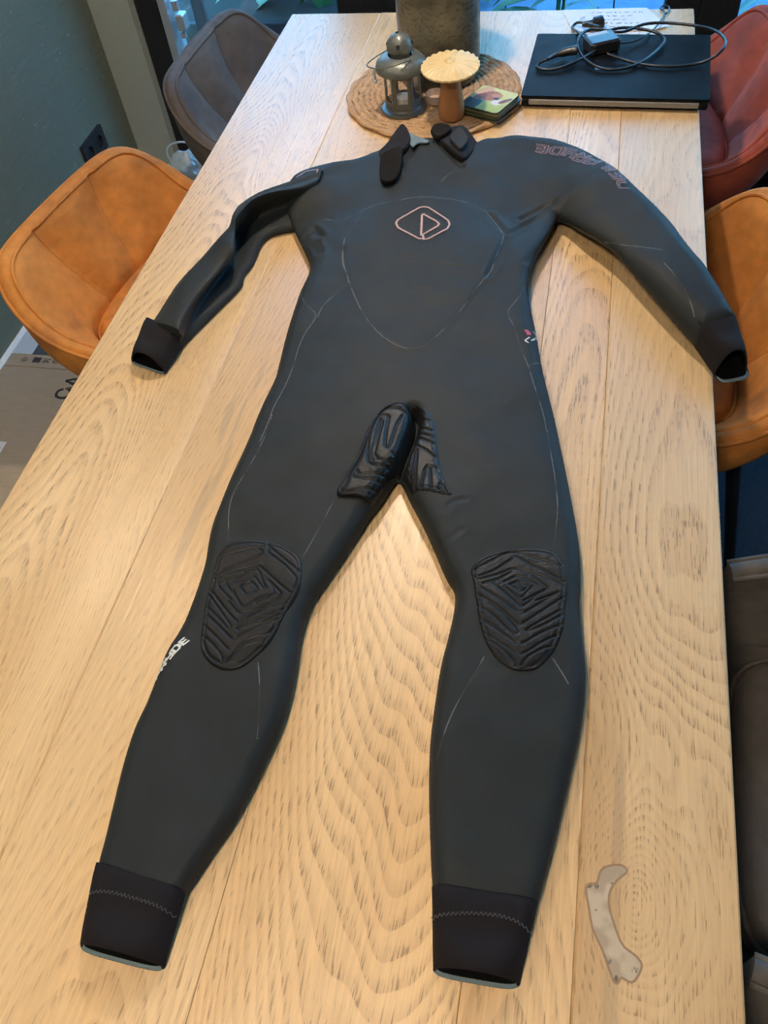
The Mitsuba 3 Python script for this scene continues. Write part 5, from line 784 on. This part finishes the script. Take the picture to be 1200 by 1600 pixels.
def star_at(az):
    m = trimesh.creation.extrude_polygon(star, .0016); el = .50
    nv_ = np.array([math.cos(az)*math.cos(el), math.sin(az)*math.cos(el), math.sin(el)]); u = np.cross([0, 0, 1], nv_); u /= np.linalg.norm(u); w = np.cross(nv_, u)
    Mx = np.eye(4); Mx[:3, 0], Mx[:3, 1], Mx[:3, 2] = u, w, nv_; Mx[:3, 3] = np.array([LX+.0248*math.cos(az), LY+.0248*math.sin(az), MZ+.1365])-nv_*.0008
    m.apply_transform(Mx); return m
for az in (-1.50, .07, 1.64, 3.21): obj('star_hole_shade', star_at(az), 'hole_shade', dm, smooth=False)
obj('vent_hole_shade', move(trimesh.creation.cylinder(.0035, .0016, sections=20), LX-.003, LY, MZ+.1540), 'hole_shade', dm, smooth=False)
hd = np.array([[.026, -.028, .113], [.010, -.055, .116], [-.025, -.066, .112], [-.058, -.045, .105], [-.066, -.010, .100], [-.050, .014, .104], [-.030, .022, .112]])*[1, .9, 1]
obj('handle', tube(hd+[LX, LY, MZ], .0013, 8, 50), 'zinc', ln, smooth=True)
obj('clasp', cat(tube(np.array([[-.052, -.012, .092], [-.056, -.014, .080], [-.054, -.014, .070]])+[LX, LY, MZ], .003, 8, 12), move(trimesh.creation.icosphere(2, .0045), LX-.055, LY-.014, MZ+.064)), 'alu', ln, smooth=True)
obj('tealight', move(cat(trimesh.creation.cylinder(.017, .014), move(trimesh.creation.cylinder(.0008, .008), 0, 0, .010)), LX, LY, MZ+.020), 'wax', smooth=35, label='white tealight inside the grey lantern', cat='candle')

# mushroom ornament
def stem_c(p, n, uv): return mix((.20, .085, .030), (.36, .175, .072), fbm(p.x*60, p.y*60, p.z*5, octaves=3))
mat('stem_wood', base_color=mikit.proc(stem_c), roughness=.45)
mat('cap_cream', base_color=mikit.proc(lambda p, n, uv: mix((.60, .43, .18), (.72, .54, .27), fbm(p.x*50, p.y*50, p.z*50))), roughness=.5)
UX, UY = .0, 1.465
ms = thing('mushroom_ornament', 'wooden mushroom ornament with a fluted cream cap beside the lantern', 'ornament')
obj('stem', move(lathe([(0, 0), (.022, 0), (.0265, .003), (.0275, .012), (.0265, .030), (.0225, .055), (.0185, .080), (.0175, .095), (0, .095)], 40), UX, UY, MZ), 'stem_wood', ms, smooth=40)
na, nr_ = 288, 26; ang = np.arange(na)*2*np.pi/na; NF = 24
rows_ = []
for s in np.linspace(0, 1, nr_):
    R_ = .0585*s; sc = np.abs(np.cos(ang*NF/2)); w = s**1.5
    rows_.append(np.c_[(R_*(1+.035*w*(sc-.5)))*np.cos(ang), (R_*(1+.035*w*(sc-.5)))*np.sin(ang), .1155-.010*s**2+.0022*w*(sc-.6)*(1.2-.2*s)+.0*ang])
for s in np.linspace(1, 0.25, 14):
    R_ = .0585*s; sc = np.abs(np.cos(ang*NF/2)); w = s**1.5
    rows_.append(np.c_[(R_*(1+.035*w*(sc-.5)))*np.cos(ang), (R_*(1+.035*w*(sc-.5)))*np.sin(ang), .1020+.0018*w*(sc-.6)-.012*(1-s)])
RR = np.array(rows_); V = RR.reshape(-1, 3); F = grid_faces(len(RR), na, False, True)
cp = trimesh.Trimesh(V, F, process=False); cp = cp if cp.volume > 0 else trimesh.Trimesh(V, F[:, ::-1], process=False)
tx = trimesh.transformations.rotation_matrix(.06, [1, 0, 0], [0, 0, .1]); cp.apply_transform(tx)
cpk = obj('cap', move(cp, UX, UY, MZ), 'cap_cream', ms, smooth=40, label='fluted cream cap')
obj('cap_button', move(lathe([(0, .1185), (.006, .1182), (.010, .117), (.0115, .1155), (.0115, .113), (0, .113)], 32), UX, UY, MZ), 'cap_cream', cpk, smooth=40)
# glass tealight holder
scene['clear_glass'] = {'type': 'thindielectric'}
mat('pink_glass', base_color=(.48, .36, .30), roughness=.15, specular=.7)
obj('glass_tealight_holder', move(lathe([(0, 0), (.017, 0), (.021, .004), (.022, .020), (.0205, .020), (.0195, .006), (0, .004)], 36), -.043, 1.527, MZ), 'pink_glass', smooth=35, label='small pale glass tealight cup between the lantern and the mushroom', cat='candle holder')

# coasters
cc = np.array(PT['coasters']); c0 = cc.mean(0); cu = (cc[1]-cc[0]); ca = math.atan2(cu[1], cu[0])
def print_c(p, n, uv):
    x, y = p.x-float(c0[0]), p.y-float(c0[1])
    u, v = x*math.cos(ca)+y*math.sin(ca), -x*math.sin(ca)+y*math.cos(ca)
    w = (fbm(u*120, v*120, 3.)-.5)*.010
    c = mix((.30, .36, .07), (.52, .50, .17), smoothstep(-.03, .04, v+u*.4+w*2))
    def ell(cx, cy, rx, ry, rot=0.):
        du, dv = u-cx, v-cy; a, b = du*math.cos(rot)+dv*math.sin(rot), -du*math.sin(rot)+dv*math.cos(rot)
        return 1-smoothstep(.85, 1.05, dr.sqrt(dr.square(a/rx)+dr.square(b/ry))+w*14)
    c = mix(c, V3(.50, .30, .15), ell(-.022, .010, .022, .035))
    c = mix(c, V3(.30, .105, .035), ell(-.004, .012, .024, .021, .3))
    c = mix(c, V3(.17, .055, .022), ell(-.024, .000, .012, .018, -.4))
    c = mix(c, V3(.42, .18, .07), ell(.006, .018, .013, .009, .3))
    c = mix(c, V3(.60, .56, .50), ell(.020, -.006, .012, .012, .5))
    c = mix(c, V3(.03, .02, .02), ell(.012, .006, .006, .005))
    c = mix(c, V3(.16, .06, .03), ell(.034, .006, .006, .018, -.5))
    c = mix(c, V3(.02, .026, .022), dr.select((v < -.012+w) & (u < -.008+w), 1., 0.))
    return c
mat('coaster_print', base_color=mikit.proc(print_c), roughness=.45, specular=.25)
mat('coaster_dark', base_color=(.03, .035, .03), roughness=.5)
mat('coaster_green', base_color=(.09, .11, .05), roughness=.5)
sq = Polygon([(-.046, -.046), (.046, -.046), (.046, .046), (-.046, .046)]).buffer(-.010).buffer(.010)
for i in range(5):
    m = trimesh.creation.extrude_polygon(sq, .0036); a = ca+(0, .05, -.04, .03, 0.)[i]
    off = [(.003, -.002), (-.002, .002), (.004, .001), (-.001, -.002), (0, 0)][i]
    k = obj('coaster', move(m, c0[0]+off[0], c0[1]+off[1], MZ+i*.0041, a), 'coaster_dark' if i % 2 == 0 else 'coaster_green', smooth=False, cat='coaster',
        label='top coaster of the stack printed with a brown dog' if i == 4 else ('dark square coaster at the bottom of the coaster stack', 'green-edged square coaster, second from the bottom of the stack', 'dark square coaster in the middle of the coaster stack', 'green-edged square coaster just under the dog-printed one')[i], group='stacked coasters')
    if i == 4: obj('picture', move(trimesh.creation.extrude_polygon(sq.buffer(-.001), .0004), c0[0], c0[1], MZ+i*.0041+.0035, a), 'coaster_print', k, smooth=False, label='printed picture of a brown dog')

# laptop
mat('laptop_black', base_color=mikit.proc(lambda p, n, uv: V3(.004, .0055, .0075)*(.8+.4*noise(p.x*1200, p.y*1200, 1.))), roughness=.42, specular=.03)
mat('laptop_grey', base_color=(.20, .19, .18), roughness=.45)
lq = np.array(PT['laptop']); lc = lq.mean(0); la = math.atan2(lq[1][1]-lq[0][1], lq[1][0]-lq[0][0]); lw, lh = .377, .285
def lbox(x0, x1, y0, y1, z0, z1, b=0.): return move(box(x0, x1, y0, y1, z0, z1, b), lc[0], lc[1], TZ, la)
lp = thing('laptop', 'closed black laptop with a grey hinge edge lying over the table edge', 'laptop')
def rslab(x0, x1, y0, y1, z0, z1, r): 
    return move(trimesh.creation.extrude_polygon(shapely.geometry.box(x0, y0, x1, y1).buffer(-r).buffer(r), z1-z0), lc[0], lc[1], TZ+z0, la)
obj('lid', rslab(-lw/2, lw/2, -lh/2, lh/2, .0215, .028, .006), 'laptop_black', lp, smooth=20)
obj('base', rslab(-lw/2+.002, lw/2-.002, -lh/2+.004, lh/2-.002, .005, .0205, .006), 'laptop_black', lp, smooth=20)
obj('hinge_cover', lbox(-lw/2+.016, lw/2-.018, -lh/2-.001, -lh/2+.012, .0085, .0208, .002), 'laptop_grey', lp, smooth=False, label='grey strip along the hinge edge')
for s in (-1, 1): obj('hinge', lbox(s*(lw/2-.009)-.007, s*(lw/2-.009)+.007, -lh/2-.001, -lh/2+.014, .007, .0212, .002), 'laptop_black', lp, smooth=False)
for sx in (-1, .8):
    for sy_ in (-1, 1): obj('foot', move(trimesh.creation.cylinder(.008, .005), lc[0]+sx*(lw/2-.03), lc[1]+sy_*(lh/2-.03), TZ+.0026), 'laptop_black', lp, smooth=30)
mat('cable_rubber', base_color=(.012, .012, .013), roughness=.38, specular=.6)
mat('sticker', base_color=(.35, .36, .37), roughness=.5)
chg = thing('laptop_charger', 'black charger with looped cable on top of the closed laptop', 'charger')
def settle(a, r):
    a = np.array(a); return a
cbl = np.array(PT['cable']); obj('cable', tube(cbl, .0030, 8, 320), 'cable_rubber', chg, smooth=True)
obj('plug_cable', tube(np.array(PT['cable2']), .0030, 8, 90), 'cable_rubber', chg, smooth=True)
obj('thin_cable', tube(np.array(PT['cable3']), .0019, 8, 120), 'cable_rubber', chg, smooth=True)
bq = np.array(PT['brick']); bc = bq.mean(0); bd = (bq[1]+bq[2]-bq[0]-bq[3])/2; ba = math.atan2(bd[1], bd[0])
bk = obj('power_brick', move(box(-.034, .034, -.026, .026, 0, .027, .004), bc[0], bc[1], TZ+.0285, ba), 'cable_rubber', chg, smooth=False, label='black power brick')
obj('rating_label', move(box(-.026, .020, .010, .024, .0268, .0273), bc[0], bc[1], TZ+.0285, ba), 'sticker', bk, smooth=False)
pg_ = np.array(PT['plug']); obj('connector', tube(pg_, np.interp(np.linspace(0, 1, 30), [0, .35, .5, .95, 1], [.0035, .0045, .0085, .010, .009]), 12, 30), 'cable_rubber', chg, smooth=40)
obj('connector_rib', cat(*[tube([spline(pg_, 30)[i]-[.0006, 0, 0], spline(pg_, 30)[i]+[.0006, 0, 0]], .0064, 10) for i in range(3, 13, 3)]), 'cable_rubber', chg, smooth=30)
p2 = np.array(PT['plug2']); p2[:, 2] = np.maximum(p2[:, 2], TZ+.017)
obj('mains_plug', cat(tube(p2, np.interp(np.linspace(0, 1, 24), [0, .5, .55, 1], [.0055, .009, .014, .015]), 14, 24)), 'cable_rubber', chg, smooth=40)
dirp = p2[-1]-p2[0]; dirp /= np.linalg.norm(dirp); sdp = np.array([-dirp[1], dirp[0], 0])
obj('plug_pin', tube([p2[-1]+sdp*.008, p2[-1]+sdp*.008+dirp*.012], .0022, 8), 'alu', chg, smooth=40); obj('plug_pin', tube([p2[-1]-sdp*.008, p2[-1]-sdp*.008+dirp*.012], .0022, 8), 'alu', chg, smooth=40)
obj('lid_sticker', move(box(-.012, .012, -.004, .004, .028, .0284), lc[0]-.035, lc[1]-.02, TZ, la), 'sticker', lp, smooth=False)

# sheet of notes
mat('paper', base_color=(.74, .76, .78), roughness=.8)
mat('pencil', base_color=(.16, .18, .22), roughness=.8)
pp = np.array([(.192, 1.998), (.392, 2.004), (.442, 1.897), (.410, 1.884), (.225, 1.880)])
pp3 = np.c_[pp, [TZ+.0012, TZ+.0014, TZ+.003, TZ+.0012, TZ+.0012]]
pB = resample(pp3, .01); Pp, nbp, trp, dp_ = puff_tri(pp, .001, .008, (.5, 1.))
zz = TZ+.0012+.0035*np.exp(-((Pp-[.44, 1.895])**2).sum(1)/.03**2)+.0005*meshkit.noise(np.c_[Pp*25, Pp[:, :1]*0])
V, F = puff_mesh(Pp, nbp, trp, zz, zz-.0004)
pk_ = obj('paper_sheet', trimesh.Trimesh(V, F, process=False), 'paper', smooth=30, label='white sheet of paper with handwritten lines behind the laptop', cat='paper')
hw = []; r2 = random.Random(3)
for i in range(5):
    yb_ = 1.978-.019*i; x = .262+.004*i
    while x < .375-.012*(i % 3):
        n = r2.randint(3, 7); q = [(x+.0022*j, yb_+r2.uniform(-.003, .004)) for j in range(n)]
        hw.append(LineString(q).buffer(.0007)); x += .0022*n+.005
hw += [LineString([(.238, 1.955-.008*j), (.250, 1.955-.008*j)]).buffer(.0007) for j in range(3)]
obj('handwriting', sheet(unary_union(hw), TZ+.0016, .0003), 'pencil', pk_, smooth=False, label='grey handwritten lines')

# ---------------------------------------------------------------- lamps out of view, placed to light the table
mat('lamp_shade', base_color=(.02, .02, .02), roughness=.5)
mat('lamp_inner', base_color=(.75, .70, .60), roughness=.5)
def pendant(x, y, z, rad, label):
    t = thing('unseen_pendant_lamp', label, 'lamp')
    obj('shade', move(lathe([(.19, -.06), (.186, -.02), (.15, .06), (.08, .115), (.03, .13), (.03, .127), (.078, .112), (.147, .058), (.183, -.02), (.187, -.06)], 48), x, y, z), 'lamp_inner', t, smooth=40)
    obj('cord', tube([(x, y, z+.126), (x, y, ZC)], .003, 8), 'lamp_shade', t, smooth=True)
    b = trimesh.creation.icosphere(3, .035); k = key_for('bulb', t)
    scene[k] = mikit.ply(move(b, x, y, z+.02), 'lamp_inner', smooth=True, emitter={'type': 'area', 'radiance': {'type': 'rgb', 'value': (WARM*rad).tolist()}})
pendant(-.10, 1.38, 1.88, LAMP_A, 'unseen pendant lamp above the far half of the table, the main warm light')  # out of view, placed by the shadows it casts on the table
pendant(-.95, .95, 1.95, LAMP_B, 'unseen pendant lamp beside the wallpapered wall, placed for the glow on the left of the table')  # out of view, lights the left of the table and the cognac chair
cl = thing('unseen_ceiling_light', 'unseen round ceiling light behind the viewer, placed to light the near table', 'lamp')  # out of view, lights the near table and warms the shadows
obj('rim', move(lathe([(.20, .0), (.215, .0), (.215, .05), (.0, .05), (.0, .045), (.20, .045)], 48), -.1, -.75, ZC-.052), 'white_paint', cl, smooth=30)
dk = trimesh.creation.cylinder(.198, .004, sections=48); k = key_for('diffuser', cl)
scene[k] = mikit.ply(move(dk, -.1, -.75, ZC-.045), 'white_paint', smooth=False, emitter={'type': 'area', 'radiance': {'type': 'rgb', 'value': (WARM*LAMP_C).tolist()}})
